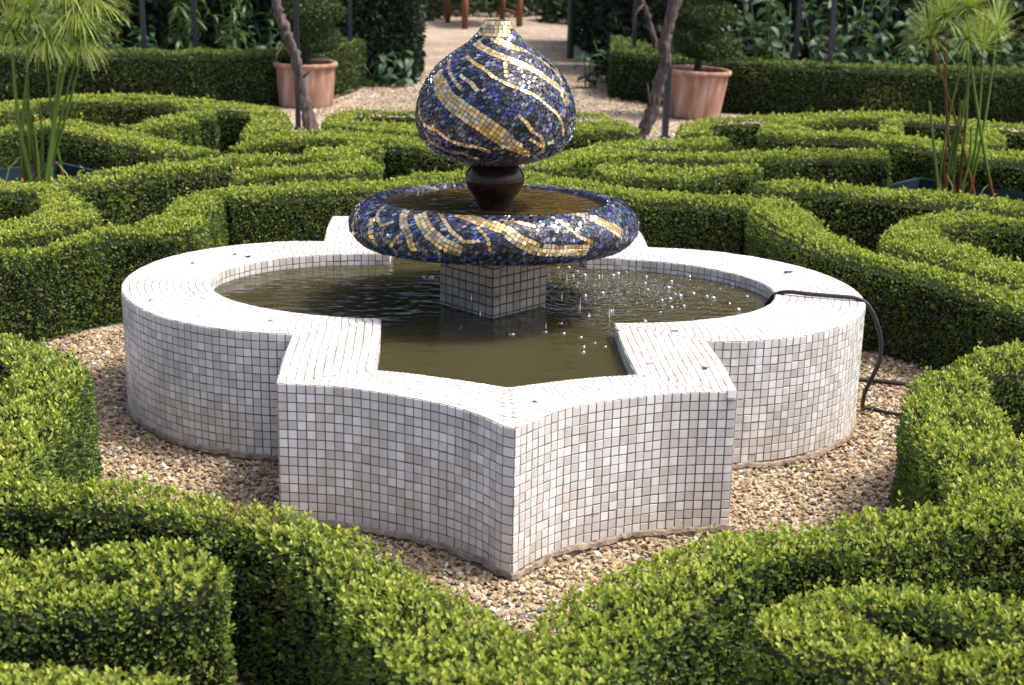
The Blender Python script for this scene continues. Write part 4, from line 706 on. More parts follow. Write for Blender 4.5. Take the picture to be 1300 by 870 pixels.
def pebbles(name, P, z, smin, smax, seed):
    r = np.random.default_rng(seed); k = len(P)
    s = r.uniform(smin, smax, k)[:, None]*np.c_[r.uniform(.8, 1.35, k), r.uniform(.65, 1.0, k), r.uniform(.4, .7, k)]
    a = r.random(k)*2*np.pi; tl = r.normal(0, .35, (k, 2))
    v = ico_v[None]*s[:, None, :]*(1 + r.normal(0, .13, (k, 12, 1)))
    v[:, :, 2] += v[:, :, 0]*tl[:, :1] + v[:, :, 1]*tl[:, 1:]
    x = v[:, :, 0]*np.cos(a)[:, None] - v[:, :, 1]*np.sin(a)[:, None]; y = v[:, :, 0]*np.sin(a)[:, None] + v[:, :, 1]*np.cos(a)[:, None]
    v = np.stack([x + P[:, :1], y + P[:, 1:2], v[:, :, 2] + (z + r.uniform(0, .010, k))[:, None]], 2).reshape(-1, 3)
    f = (np.arange(k)*12)[:, None, None] + ico_f[None]
    t = np.clip(r.beta(2.2, 2.0, k)*.86, 0, .85); u = r.random(k); t[u < .05] = .9; t[(u > .05) & (u < .09)] = .95; t[(u > .09) & (u < .12)] = 1
    return link(name, npmesh(name, v, [f.reshape(-1, 3)], {'tint': np.repeat(t, 12)}, False), M['pebble'], kind='stuff')
star = np.concatenate([np.array(HED['left_big']['R'])[::-1], np.array(HED['left_arrow']['L']), np.array(HED['front_left']['L'])[2:], np.array(HED['front_right']['L'])[::-1], np.array(HED['right_arrow']['L'])[::-1], np.array(HED['right_big']['R'])[::-1]])
P = np.c_[rng.uniform(-2.2, 2.3, 130000), rng.uniform(-2.75, .95, 130000)]
okp = inside(P, star*1.02) & ~inside(P, OUT*.99)
P0 = P[okp]; P = P0[:31000]
tag(pebbles('gravel', P, GZ, .0056, .0112, 2), 'loose tan gravel around the white basin', 'gravel')
# sparser stones on the path behind
P = np.c_[rng.uniform(-1.4, 2.4, 9000), rng.uniform(5.6, 11.5, 9000)]
tag(pebbles('gravel', P, GZ, .008, .014, 6), 'loose pale gravel on the path behind the knot garden', 'gravel')

# ================================================================ LEAVES
def leaves(pos, axis, nor, ln, wd, tint, hexa=True):
    """flat leaves: base at pos, pointing along axis, facing nor"""
    k = len(pos)
    axis = axis/(np.linalg.norm(axis, axis=1)[:, None]+1e-9)
    side = np.cross(axis, nor); side /= np.linalg.norm(side, axis=1)[:, None]+1e-9
    nn = np.cross(side, axis)
    ln = ln[:, None]; wd = wd[:, None]
    if hexa:
        V = np.stack([pos, pos+axis*ln*.33+side*wd*.48+nn*wd*.12, pos+axis*ln*.75+side*wd*.40+nn*wd*.10, pos+axis*ln, pos+axis*ln*.75-side*wd*.40+nn*wd*.10, pos+axis*ln*.33-side*wd*.48+nn*wd*.12], 1)
        i = np.arange(k)[:, None]*6
        F = [i+np.array([[0, 1, 2, 3]]), i+np.array([[0, 3, 4, 5]])]; m_ = 6
    else:
        V = np.stack([pos, pos+axis*ln*.5+side*wd*.5, pos+axis*ln, pos+axis*ln*.5-side*wd*.5], 1)
        i = np.arange(k)[:, None]*4; F = [i+np.array([[0, 1, 2, 3]])]; m_ = 4
    return V.reshape(-1, 3), F, np.repeat(tint, m_), k*m_
def noise3(P, f, seed):
    r = np.random.default_rng(seed); o_ = 0
    for k in range(5):
        w_ = r.normal(0, 1, 3)*f*(1+.5*k); o_ = o_ + np.sin(P@w_ + r.random()*6.28)/(1+.4*k)
    return o_/2.6
def sample_quads(Q, dens):
    """Q (m,4,3); returns points and normals"""
    e1 = Q[:, 2]-Q[:, 0]; e2 = Q[:, 3]-Q[:, 1]; cr = np.cross(e1, e2); ar = np.linalg.norm(cr, axis=1)/2; nn = cr/(2*ar[:, None]+1e-12)
    c = Q.mean(1); vis = ((CAM-c)*nn).sum(1) > -.15
    cnt = rng.poisson(ar*dens*np.where(vis, 1, .4)); i = np.repeat(np.arange(len(Q)), cnt)
    u = rng.random((len(i), 1)); v = rng.random((len(i), 1))
    p = (Q[i, 0]*(1-u)+Q[i, 1]*u)*(1-v) + (Q[i, 3]*(1-u)+Q[i, 2]*u)*v
    return p, nn[i]
def rand_dir(k): 
    a = rng.normal(0, 1, (k, 3)); return a/np.linalg.norm(a, axis=1)[:, None]

def box_hedge(key, label, dens, size, seed, shoots=0, hexa=True, matn='box_leaf', base=GZ, amp=.015, toptint=.55, name='box_hedge', cat='hedge', group='low clipped box hedges of the knot garden'):
    h = HED[key]['z']; L = np.array(HED[key]['L']); Rr = np.array(HED[key]['R'])
    k = len(L); d = Rr-L; w = np.linalg.norm(d, axis=1)[:, None]; d = d/(w+1e-9); Rr = Rr + d*.015; w = w+.015
    c = np.minimum(.024, w*.22)
    def row(inset, z): return np.concatenate([np.c_[L + d*inset, np.full(k, z)][None], np.c_[Rr - d*inset, np.full(k, z)][None]])
    lev = [(-.004, base), (-.006, base+(h-base)*.25), (-.004, base+(h-base)*.5), (0*c+.002, base+(h-base)*.78), (c*.2, h-.018), (c*1.0, h-.001)]
    A = [row(i_, z) for i_, z in lev]
    sec = [a[0] for a in A] + [np.c_[(L*(1-f)+Rr*f), np.full(k, h+.002)] for f in (.5,)] + [a[1] for a in A[::-1]]
    sec = np.array(sec)                               # (s,k,3)
    s_ = len(sec)
    Q = np.stack([sec[:-1, :-1], sec[:-1, 1:], sec[1:, 1:], sec[1:, :-1]], 2).reshape(-1, 4, 3)
    cen = np.array([*(L+Rr).mean(0)/2, h/2])
    # end caps
    for e in (0, -1):
        for j in range(len(lev)-1):
            q = np.array([A[j][0][e], A[j][1][e], A[j+1][1][e], A[j+1][0][e]]); Q = np.concatenate([Q, q[None] if e == 0 else q[None, ::-1]])
    # outward orientation
    e1 = Q[:, 2]-Q[:, 0]; e2 = Q[:, 3]-Q[:, 1]; nn = np.cross(e1, e2)
    mid = (L+Rr)/2; qc = Q.mean(1); ji = np.argmin(((qc[:, None, :2]-mid[None])**2).sum(2), 1)
    ref = np.c_[mid[ji], np.full(len(Q), h*.55)]
    flip = ((qc-ref)*nn).sum(1) < 0; Q[flip] = Q[flip][:, ::-1]
    t = empty(name, (float(mid[k//2, 0]), float(mid[k//2, 1]), base)); off = np.array(t.location)
    # core
    si = sec - 0; ctr = np.concatenate([mid, np.full((k, 1), 0)], 1)
    core = sec.copy(); core[:, :, :2] = mid[None] + (sec[:, :, :2]-mid[None])*np.maximum(1-.045/np.maximum(w, .08), .5)[None]; core[:, :, 2] = np.minimum(core[:, :, 2], h-.045)
    idx_ = np.arange(s_*k).reshape(s_, k)
    F = [np.stack([idx_[:-1, :-1], idx_[:-1, 1:], idx_[1:, 1:], idx_[1:, :-1]], 2).reshape(-1, 4), idx_[:, 0][None], idx_[:, -1][None, ::-1]]
    link('twiggy_core', npmesh('twiggy_core', core.reshape(-1, 3)-off, F), M['twig'], t)
    p, nn = sample_quads(Q, dens)
    kk = len(p)
    bump_ = noise3(p, 9, seed)*amp + noise3(p, 28, seed+1)*amp*.6
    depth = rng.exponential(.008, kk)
    p = p + nn*(bump_ - depth + .006)[:, None]
    keep = ~((noise3(p, 30, seed+5) > .80) & (rng.random(kk) < .75)); p = p[keep]; nn = nn[keep]; depth = depth[keep]; kk = len(p)
    ax = nn*.55 + rand_dir(kk)*.8 + np.array([0, 0, .45]); no = nn*.8 + rand_dir(kk)*.75 + np.array([0, 0, .25])
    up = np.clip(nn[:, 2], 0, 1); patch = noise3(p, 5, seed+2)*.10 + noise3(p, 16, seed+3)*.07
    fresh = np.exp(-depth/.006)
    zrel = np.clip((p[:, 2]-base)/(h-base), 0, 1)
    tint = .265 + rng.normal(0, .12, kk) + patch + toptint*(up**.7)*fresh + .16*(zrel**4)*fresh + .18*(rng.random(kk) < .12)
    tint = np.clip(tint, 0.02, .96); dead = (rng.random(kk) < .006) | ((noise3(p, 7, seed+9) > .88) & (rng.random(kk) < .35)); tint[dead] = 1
    if key == 'back_right': tint[(np.abs(p[:, 0]-3.95) < .22 + .1*noise3(p, 9, 3)) & (p[:, 2] < .27) & (rng.random(kk) < .6)] = 1
    ls = size*rng.uniform(.7, 1.25, kk)
    parts = [leaves(p, ax, no, ls, ls*rng.uniform(.5, .68, kk), tint, hexa)]
    if shoots:
        tq = Q[(np.abs(e1[:, 2]) >= 0)]
        sp_, sn = sample_quads(Q, shoots); sel = (sn[:, 2] > .15) | (rng.random(len(sp_)) < .25); sp_, sn = sp_[sel], sn[sel]
        m_ = len(sp_); nl = 6; hgt_ = rng.uniform(.008, .028, m_); hgt_[rng.random(m_) < .06] *= 1.9
        sp_ = sp_ + sn*(noise3(sp_, 9, seed)*amp)[:, None]
        dirn = sn*.5 + np.array([0, 0, .9]) + rand_dir(m_)*.35; dirn /= np.linalg.norm(dirn, axis=1)[:, None]
        jj = np.tile(np.arange(nl), m_); ii = np.repeat(np.arange(m_), nl)
        fr = (jj//2)/(nl/2-1)
        pp = sp_[ii] + dirn[ii]*(hgt_[ii]*(.3+.7*fr))[:, None]
        rd = np.cross(dirn[ii], rand_dir(m_)[ii]); rd /= np.linalg.norm(rd, axis=1)[:, None]+1e-9; rd *= np.where(jj % 2 == 0, 1, -1)[:, None]
        rot = np.where((jj//2) % 2 == 0, 0, 1)[:, None]; rd2 = np.cross(dirn[ii], rd); rd = rd*(1-rot)+rd2*rot
        ax2 = dirn[ii]*(.5+.6*fr)[:, None] + rd*.75 + rand_dir(len(ii))*.2; no2 = dirn[ii] - rd*.5 + rand_dir(len(ii))*.3
        l2 = size*rng.uniform(.85, 1.3, len(ii))
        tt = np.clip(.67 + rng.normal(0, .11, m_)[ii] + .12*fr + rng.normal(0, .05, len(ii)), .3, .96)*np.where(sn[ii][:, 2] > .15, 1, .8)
        parts.append(leaves(pp, ax2, no2, l2, l2*.58, tt, hexa))
    Vs = []; Fs = []; Ts = []; o_ = 0
    for V, F, T, c_ in parts:
        Vs.append(V); Fs += [f+o_ for f in F]; Ts.append(T); o_ += c_
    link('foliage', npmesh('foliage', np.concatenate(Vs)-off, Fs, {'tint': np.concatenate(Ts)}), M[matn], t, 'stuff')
    return tag(t, label, cat, group)

pl_ = P0[rng.permutation(len(P0))[:260]]
kk_ = len(pl_); V, F, T, c_ = leaves(np.c_[pl_, np.full(kk_, GZ+.013)], rand_dir(kk_)*np.array([1, 1, .15]), np.array([0, 0, 1.]) + rand_dir(kk_)*.35, rng.uniform(.010, .022, kk_), rng.uniform(.006, .011, kk_), np.where(rng.random(kk_) < .7, 1.0, .35), True)
tag(link('leaf_litter', npmesh('leaf_litter', V, F, {'tint': T}), M['box_leaf'], kind='stuff'), 'dead hedge leaves lying on the gravel', 'leaf litter')
NEAR = dict(dens=23500, size=.0125, shoots=1250)
MID = dict(dens=17500, size=.0145, shoots=520, hexa=False)
FAR = dict(dens=9000, size=.019, shoots=220, hexa=False)
hd = [
 ('front_left', 'left arm of the hedge V in front of the fountain, below the basin cusp', NEAR),
 ('front_right', 'right arm of the hedge V in front of the fountain, below the basin cusp', NEAR),
 ('near_left_curl', 'small hooked hedge with a dark hollow at the bottom left of the photo', NEAR),
 ('corner', 'sliver of hedge top in the very bottom left corner', NEAR),
 ('near_right_curl', 'small looped hedge with a dark hollow at the bottom right of the photo', NEAR),
 ('left_arrow', 'bent sunlit hedge beside the shaded gravel left of the basin', MID),
 ('right_arrow', 'bent sunlit hedge beside the gravel where the black hose ends, right of the basin', MID),
 ('left_big', 'tall dark faced hedge close behind the left lobe of the basin', MID),
 ('right_big', 'long dark faced hedge close behind the right lobe of the basin and the hose', MID),
 ('back_v', 'long hedge directly behind the mosaic bowl with its point hidden by the neck', MID),
 ('left_curl', 'rounded hook of hedge at the left edge behind the left basin hedge', MID),
 ('right_curl', 'rounded hook of hedge at the right edge in front of the right papyrus', MID),
 ('left_diag', 'slanting hedge running up from the left hook towards the two loops', FAR),
 ('right_diag', 'slanting hedge running down to the right edge in front of the right papyrus tray', FAR),
 ('left_far_diag', 'slanting hedge just behind the left papyrus, falling to the right', FAR),
 ('left_far_arc', 'curved hedge sweeping in front of the left rear hedge towards the left vine trunk', FAR),
 ('left_far_spur', 'short straight hedge spur with a squared end inside the left curved hedge', FAR),
 ('upper_loop', 'farther of the two looped hedges left of the mosaic bulb', FAR),
 ('lower_loop', 'nearer of the two looped hedges left of the mosaic bulb', FAR),
 ('mid_left', 'hedge passing behind the two loops and the mosaic bulb from the left vine trunk', FAR),
 ('mid_right_a', 'short narrow hedge in front of the foot of the right vine trunk', FAR),
 ('mid_right_b', 'long straight hedge ending squarely beside the right papyrus tray', FAR),
 ('right_tongue', 'tongue shaped hedge lying right of the bowl before the long straight hedge', FAR),
 ('right_ring', 'large ring shaped hedge in front of the right rear hedge', FAR),
 ('ring_spur', 'short cross piece of hedge inside the large ring hedge', FAR),
 ('ring_patch', 'short bright hedge piece behind the right papyrus stems', FAR),
 ('right_far_strip', 'narrow angled hedge below the right terracotta pot', FAR),
 ('path_curl_left', 'low curled hedge between the left vine trunk and the mosaic bulb', FAR),
 ('path_curl_right', 'low curled hedge between the mosaic bulb and the right vine trunk', FAR),
]
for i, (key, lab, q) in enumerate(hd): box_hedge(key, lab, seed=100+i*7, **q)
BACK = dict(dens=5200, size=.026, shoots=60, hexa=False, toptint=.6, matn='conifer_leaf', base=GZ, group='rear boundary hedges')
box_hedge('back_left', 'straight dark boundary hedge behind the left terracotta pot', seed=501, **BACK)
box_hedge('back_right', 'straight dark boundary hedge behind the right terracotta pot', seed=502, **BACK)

# ================================================================ DARK HEDGES AND TREES BEHIND
def leaf_cloud(p, nn, size, tb, ts=.18):
    k = len(p); ax = nn*.5 + rand_dir(k)*.9 + np.array([0, 0, -.1]); no = nn + rand_dir(k)*.8
    s_ = size*rng.uniform(.6, 1.3, k)
    return leaves(p, ax, no, s_, s_*rng.uniform(.35, .6, k), np.clip(tb + rng.normal(0, ts, k), 0, 1), False)
def tall_hedge(x0, x1, y0, y1, z1, label, dens, size, seed, wob=.12, matn='yew_leaf'):
    t = empty('yew_hedge', ((x0+x1)/2, (y0+y1)/2, GZ)); off = np.array(t.location)
    nxx = max(2, int((x1-x0)/.25)); nz = max(2, int(z1/.25)); ny = max(2, int((y1-y0)/.25))
    Q = []
    def grid(f, a, b):
        for i in range(a):
            for j in range(b): Q.append([f(i/a, j/b), f((i+1)/a, j/b), f((i+1)/a, (j+1)/b), f(i/a, (j+1)/b)])
    grid(lambda u, v: (x0+(x1-x0)*u, y0, GZ+z1*v), nxx, nz)
    grid(lambda u, v: (x1, y0+(y1-y0)*u, GZ+z1*v), ny, nz)
    grid(lambda u, v: (x0, y1+(y0-y1)*u, GZ+z1*v), ny, nz)
    grid(lambda u, v: (x0+(x1-x0)*u, y0+(y1-y0)*v, GZ+z1), nxx, ny)
    Q = np.array(Q)
    p, nn = sample_quads(Q, dens)
    p = p + nn*(noise3(p, 2.2, seed)*wob + noise3(p, 7, seed+1)*wob*.5 - rng.exponential(.05, len(p)))[:, None]
    V, F, T, c = leaf_cloud(p, nn, size, .45 + .25*noise3(p, 4, seed+2), .2)
    link('foliage', npmesh('foliage', V-off, F, {'tint': T}), M[matn], t, 'stuff')
    cb = MB(); cb.box((x0+.14-off[0], y0+.16-off[1], 0), (x1-.14-off[0], y1-.1-off[1], z1-.15)); cb.build('twiggy_core', M['twig'], t)
    return tag(t, label, 'hedge')
tall_hedge(-1.55, -.42, 10.35, 12.6, 4.4, 'nearly black yew block on the left side of the gravel path opening', 2600, .06, 21, .06)
tall_hedge(-9.5, -1.5, 11.2, 12.6, 4.3, 'dark evergreen wall behind the tall perennials on the left', 420, .13, 22)
tall_hedge(1.75, 4.2, 11.4, 12.6, 2.2, 'lower dark evergreen wall just right of the gravel path opening', 520, .12, 26)
tall_hedge(4.2, 10.5, 11.4, 12.8, 4.4, 'tall dark evergreen wall behind the broad leaved plants on the right', 420, .13, 23)
tall_hedge(1.75, 3.2, 12.9, 16, 1.7, 'dark yew flank along the right side of the gravel path', 700, .09, 24)
tall_hedge(-7, 9, 22.0, 24, 8.2, 'dark evergreen backdrop beyond the wooden table at the end of the path', 260, .18, 25, .3)

# low shrubs at the far end of the path and beside the opening
def mound(name, c, rad, hgt, label, dens, size, seed, matn='dark_leaf', cat='shrub', group=None):
    t = empty(name, (c[0], c[1], GZ)); n_ = int(dens*4*rad*hgt)
    u = rand_dir(n_); u[:, 2] = np.abs(u[:, 2]); r_ = rng.uniform(.55, 1, n_)**.5
    p = u*np.array([rad, rad*.8, hgt])*r_[:, None]*(1+.18*noise3(u, 4, seed))[:, None]
    V, F, T, c_ = leaf_cloud(p, u, size, .45+.25*noise3(p, 5, seed+1))
    link('foliage', npmesh('foliage', V, F, {'tint': T}), M[matn], t, 'stuff')
    mb = MB()
    for k in range(5):
        a = random.uniform(0, 6.28); mb.tube([(0, 0, 0), (.3*rad*math.cos(a), .3*rad*math.sin(a), hgt*.4), (.6*rad*math.cos(a), .6*rad*math.sin(a), hgt*.8)], [.02, .014, .006], 5)
    mb.build('stem', M['bark'], t, True)
    return tag(t, label, cat, group)
mound('shrub', (2.75, 19.6), 1.35, 1.1, 'dark green shrub at the far right end of the gravel path', 700, .12, 31)
mound('shrub', (-1.1, 19.8), 1.2, 1.0, 'dark green shrub at the far left end of the gravel path', 700, .12, 32)
mound('shrub', (.6, 21.4), 1.6, .9, 'dark ground hugging shrub behind the wooden table', 600, .12, 33)

# ================================================================ PLANTS IN THE REAR BORDERS
def leaf_mesh(name, ln, wd, droop, mt, n_=5, fold=.25, tint=.5):
    V = []; F = []
    for i in range(n_+1):
        u = i/n_; w = wd*math.sin(math.pi*min(1, (u*.93+.05)))**.8*(1-.25*u)
        x = ln*u*math.cos(droop*u*.7); z = -ln*u*math.sin(droop*u*.7)*.8
        V += [(x, -w/2, z+fold*w/2), (x, 0, z), (x, w/2, z+fold*w/2)]
    for i in range(n_):
        a = i*3; F += [(a, a+3, a+4, a+1), (a+1, a+4, a+5, a+2)]
    me = npmesh(name, np.array(V), [np.array(F)], {'tint': np.full(len(V), tint)}, True); me.materials.append(mt); return me
broad = [leaf_mesh('leaf', .17, .085, d, M['plant_leaf'], tint=t) for d, t in ((.6, .35), (1.0, .6), (1.4, .8), (.9, .15))]
lance = [leaf_mesh('leaf', .19, .034, d, M['lily_leaf'], tint=t) for d, t in ((.5, .4), (1.0, .65), (1.5, .9), (.8, .2))]
def plant(name, h, nl, kind, seed):
    r = random.Random(seed); t = empty(name)
    mb = MB(); nst = 3 if kind == 'broad' else 2
    stems = []
    for k in range(nst):
        a = r.uniform(0, 6.28); le = r.uniform(.08, .34); b = (r.uniform(-.06, .06), r.uniform(-.06, .06), 0)
        pts_ = [np.array([b[0]+le*math.cos(a)*u*u, b[1]+le*math.sin(a)*u*u, h*u*r.uniform(.97, 1.0)]) for u in (0, .35, .7, 1)]
        mb.tube(pts_, [.009, .008, .006, .003], 5, .5); stems.append(pts_)
    mb.build('stem', M['lily_leaf'] if kind != 'broad' else M['plant_leaf'], t, True)
    for k in range(nl):
        st_ = stems[k % nst]; u = r.uniform(.15, 1)
        p = np.array([np.interp(u*3, range(4), [q[i] for q in st_]) for i in range(3)])
        o = bpy.data.objects.new('leaf', r.choice(broad if kind == 'broad' else lance)); COL.objects.link(o); o.parent = t
        o.location = p; s_ = r.uniform(.65, 1.15)*(1.25-.45*u); o.scale = (s_, s_, s_)
        o.rotation_euler = (r.gauss(0, .35), r.uniform(-.5, .35), r.uniform(0, 6.28))
    return t
protoB = [plant('broad_leaved_plant', h, 46, 'broad', 40+i) for i, h in enumerate((.75, .95, .85))]
protoL = [plant('tall_perennial', h, 52, 'lance', 60+i) for i, h in enumerate((.95, 1.15, .85))]
spots_R = [(x + random.uniform(-.12, .12), y + random.uniform(-.15, .15)) for y in (8.75, 9.25, 9.9) for x in np.arange(2.6 if y < 9 else 2.2, 6.4, .42)]
spots_L = [(x + random.uniform(-.12, .12), y + random.uniform(-.15, .15)) for y in (9.35, 9.9, 10.5) for x in np.arange(-5.2, -1.35 if y > 10 else -1.75, .40)]
used = set()
def place(proto, spots, label, cat, group):
    for i, (x, y) in enumerate(spots):
        p = proto[i % len(proto)]
        o = p if p not in used else copy_tree(p)
        used.add(p); o.location = (x, y, GZ); o.rotation_euler = (0, 0, random.uniform(0, 6.28)); s_ = random.uniform(.85, 1.25); o.scale = (s_, s_, s_)
        tag(o, label[i] if isinstance(label, list) else label, cat, group)
ORD = ['first', 'second', 'third', 'fourth', 'fifth', 'sixth', 'seventh', 'eighth', 'ninth', 'tenth', 'eleventh', 'twelfth', 'thirteenth', 'fourteenth', 'fifteenth']
def row_labels(spots, fmt):
    rows = {}
    for i, (x, y) in enumerate(spots): rows.setdefault(min((8.75, 9.3, 9.9, 10.5), key=lambda q: abs(q-y)), []).append((x, i))
    out = [None]*len(spots)
    for nm, k in zip(('front', 'middle', 'back'), sorted(rows)):
        for n_, (x, i) in enumerate(sorted(rows[k])): out[i] = fmt % (nm, ORD[n_])
    return out
place(protoB, spots_R, row_labels(spots_R, 'grey green broad leaved plant behind the right rear hedge, %s row, %s from left'), 'plant', 'broad leaved plants behind the right rear hedge')
sL = [s for i, s in enumerate(spots_L) if i % 3 != 2]; sC = [s for i, s in enumerate(spots_L) if i % 3 == 2]
place(protoL, sL, row_labels(sL, 'tall narrow leaved plant behind the left rear hedge, %s row, %s from left'), 'plant', 'narrow leaved plants behind the left rear hedge')
protoC = [plant('broad_leaved_plant', .6, 26, 'broad', 80)]
place(protoC, sC, row_labels(sC, 'broad leaved plant among narrow leaved ones on the left, %s row, %s from left'), 'plant', 'broad leaved plants on the left')
protoD = [plant('hosta_plant', .42, 26, 'broad', 90)]
place(protoD, [(1.42, 10.3), (1.72, 10.15), (1.6, 10.7), (1.95, 10.5)], ['low broad leaved plant nearest the gravel path, right side of its opening', 'low broad leaved plant beside the end of the right rear hedge', 'low broad leaved plant set back towards the thin green post', 'low broad leaved plant half hidden behind the end of the right rear hedge'], 'plant', 'low plants at the right of the path opening')
protoE = [plant('foxglove_plant', .3, 18, 'broad', 95)]
place(protoE, [(-.85, 10.1), (-.6, 10.2)], ['left one of two small leafy plants below the black yew block', 'right one of two small leafy plants below the black yew block'], 'plant', 'small plants below the left yew block')

# ================================================================ POTS, TOPIARY
def pot(loc, rt, rb, h, label, lean=0.0):
    t = empty('terracotta_pot', loc); t.rotation_euler = (0, lean, 0)
    mb = MB(); mb.lathe([(rb*.2, .004), (rb, 0), (rb+.006, .02), (rb+(rt-rb)*.5, h*.5), (rt-.012, h-.055), (rt-.012, h-.05)], 40); mb.build('body', M['terracotta'], t, True)
    mb = MB(); mb.lathe([(rt-.013, h-.05), (rt+.012, h-.042), (rt+.016, h-.02), (rt+.012, h-.004), (rt, h), (rt-.03, h-.004), (rt-.038, h-.03), (rt-.04, h-.08)], 40); mb.build('rim', M['terracotta'], t, True)
    mb = MB(); n_ = 32; mb.add([((rt-.038)*math.cos(2*math.pi*k/n_), (rt-.038)*math.sin(2*math.pi*k/n_), h-.06) for k in range(n_)], [tuple(range(n_))]); mb.build('soil', M['soil'], t)
    return tag(t, label, 'plant pot', 'large terracotta pots')
def tiers(loc, tl, label, seed, dens=5200):
    t = empty('clipped_conifer', loc); h = max(z+c for _, _, z, _, c in tl)
    mb = MB(); mb.tube([(0, 0, 0), (.02, .01, h*.3), (-.01, 0, h*.6), (0, 0, h*.95)], [.035, .03, .022, .01], 8); mb.build('trunk', M['bark'], t, True)
    Vs = []; Fs = []; Ts = []; o_ = 0
    for (x, y, z, a, c) in tl:
        n_ = int(dens*4*math.pi*a*a*.6); u = rand_dir(n_)
        p = u*np.array([a, a, c])*(1 - rng.exponential(.07, n_)).clip(.3, 1)[:, None]*(1+.10*noise3(u, 4, seed))[:, None] + np.array([x, y, z])
        V, F, T, k = leaf_cloud(p, u, .035, .40 + .2*u[:, 2] + .15*noise3(p, 14, seed+1), .13); Vs.append(V); Fs += [f+o_ for f in F]; Ts.append(T); o_ += k
    link('foliage', npmesh('foliage', np.concatenate(Vs), Fs, {'tint': np.concatenate(Ts)}), M['topiary_leaf'], t, 'stuff')
    return tag(t, label, 'topiary', 'potted clipped conifers')
pot((-1.425, 8.55, GZ), .285, .245, .405, 'pinkish terracotta pot behind the left twisted vine trunk')
pot((2.155, 8.1, GZ), .300, .235, .440, 'pale streaked terracotta pot behind the right twisted vine trunk', .035)
tiers((-1.42, 8.55, GZ+.35), [(.05, .05, .27, .27, .13), (.02, 0, .52, .33, .15), (-.04, .02, .80, .28, .14), (0, 0, 1.05, .17, .12), (0, 0, 1.28, .12, .12)], 'tiered clipped conifer in the left terracotta pot', 41)
tiers((2.17, 8.1, GZ+.38), [(.10, 0, .26, .27, .11), (-.08, .02, .34, .24, .13), (.02, 0, .55, .30, .13), (.06, 0, .80, .24, .13), (0, 0, 1.05, .19, .12), (0, 0, 1.28, .13, .12)], 'layered clipped conifer in the right terracotta pot', 42)

# ================================================================ POSTS AND VINE TRUNKS
def post(x, y, h, label, collar=None, w=.042):
    t = empty('iron_post', (x, y, GZ)); mb = MB(); mb.box((-w/2, -w/2, 0), (w/2, w/2, h)); mb.build('shaft', M['iron'], t)
    mb = MB(); mb.box((-w*.9, -w*.9, 0), (w*.9, w*.9, .012)); mb.build('base_plate', M['iron'], t)
    if collar: mb = MB(); mb.box((-w/2-.005, -w/2-.005, collar), (w/2+.005, w/2+.005, collar+.03)); mb.build('collar', M['iron'], t)
    return tag(t, label, 'post', 'dark iron pergola posts')
post(-2.965, 8.88, 2.6, 'dark iron post in front of the left rear hedge', .28)
post(-2.56, 9.35, 2.6, 'dark iron post behind the left rear hedge')
post(-1.358, 6.99, 2.6, 'dark iron post right behind the left twisted vine trunk')
post(-1.09, 10.0, 2.6, 'dark iron post against the black yew block')
post(1.695, 6.80, 2.6, 'dark iron post right behind the right twisted vine trunk', None, .05)
post(1.80, 9.75, 2.6, 'dark iron post behind the left end of the right rear hedge')
post(3.30, 9.05, 2.6, 'dark iron post behind the middle of the right rear hedge')
post(3.447, 8.33, 2.6, 'dark iron post in front of the right rear hedge')
t = empty('green_post', (1.484, 13.4, GZ)); mb = MB(); mb.tube([(0, 0, 0), (0, 0, 1.2), (0, 0, 2.4)], .045, 8); mb.build('shaft', M['wire'], t); mb = MB(); mb.tube([(0, 0, 2.4), (0, 0, 2.43)], [.055, .04], 8); mb.build('cap', M['wire'], t)
tag(t, 'thin dark green post at the right edge of the gravel path', 'post')

def vine(P, rad, label, seed, stub=None):
    r = random.Random(seed); P = np.array(P, float); base = P[0].copy()
    tt = np.linspace(0, len(P)-1, len(P)*5); C3 = np.c_[[np.interp(tt, range(len(P)), P[:, i]) for i in range(3)]].T
    for _ in range(1): C3[1:-1] = (C3[:-2]+2*C3[1:-1]+C3[2:])/4
    rr = np.interp(tt, range(len(P)), rad)*.74*np.array([1+r.uniform(-.12, .16) for _ in tt])
    C3 = C3 + np.c_[[[r.gauss(0, .005), r.gauss(0, .005), 0] for _ in tt]]
    t = empty('vine_trunk', tuple(base)); mb = MB(); mb.tube(C3-base, rr, 12, .5, True, .10); mb.build('stem', M['bark'], t, True)
    # a second strand twisted round the stem
    mb = MB(); ang = np.linspace(0, 2.6, len(tt)); q = C3-base + np.c_[np.cos(ang)*rr*.75, np.sin(ang)*rr*.75, np.zeros(len(tt))]; mb.tube(q, rr*.55, 8, .5, True, .1); mb.build('strand', M['bark'], t, True)
    for s_ in stub or []:
        mb = MB(); mb.tube([np.array(a)-base for a in s_], [.012, .009, .004][:len(s_)], 6); mb.build('branch_stub', M['bark'], t, True)
    return tag(t, label, 'vine trunk', 'gnarled vine trunks')
vine([(-1.235, 6.75, GZ-.02), (-1.262, 6.75, .136), (-1.297, 6.75, .295), (-1.325, 6.75, .453), (-1.353, 6.75, .61), (-1.406, 6.75, .765), (-1.453, 6.75, .888), (-1.493, 6.75, 1.042), (-1.471, 6.75, 1.407), (-1.45, 6.8, 1.9), (-1.40, 6.9, 2.4)],
     [.072, .062, .055, .055, .056, .055, .05, .045, .045, .04, .03], 'gnarled twisting vine trunk in front of the left terracotta pot', 5,
     [[(-1.44, 6.73, .70), (-1.49, 6.70, .62), (-1.50, 6.69, .55)], [(-1.28, 6.70, .44), (-1.22, 6.66, .50)], [(-1.27, 6.69, -.02), (-1.27, 6.68, .10), (-1.28, 6.68, .18)]])
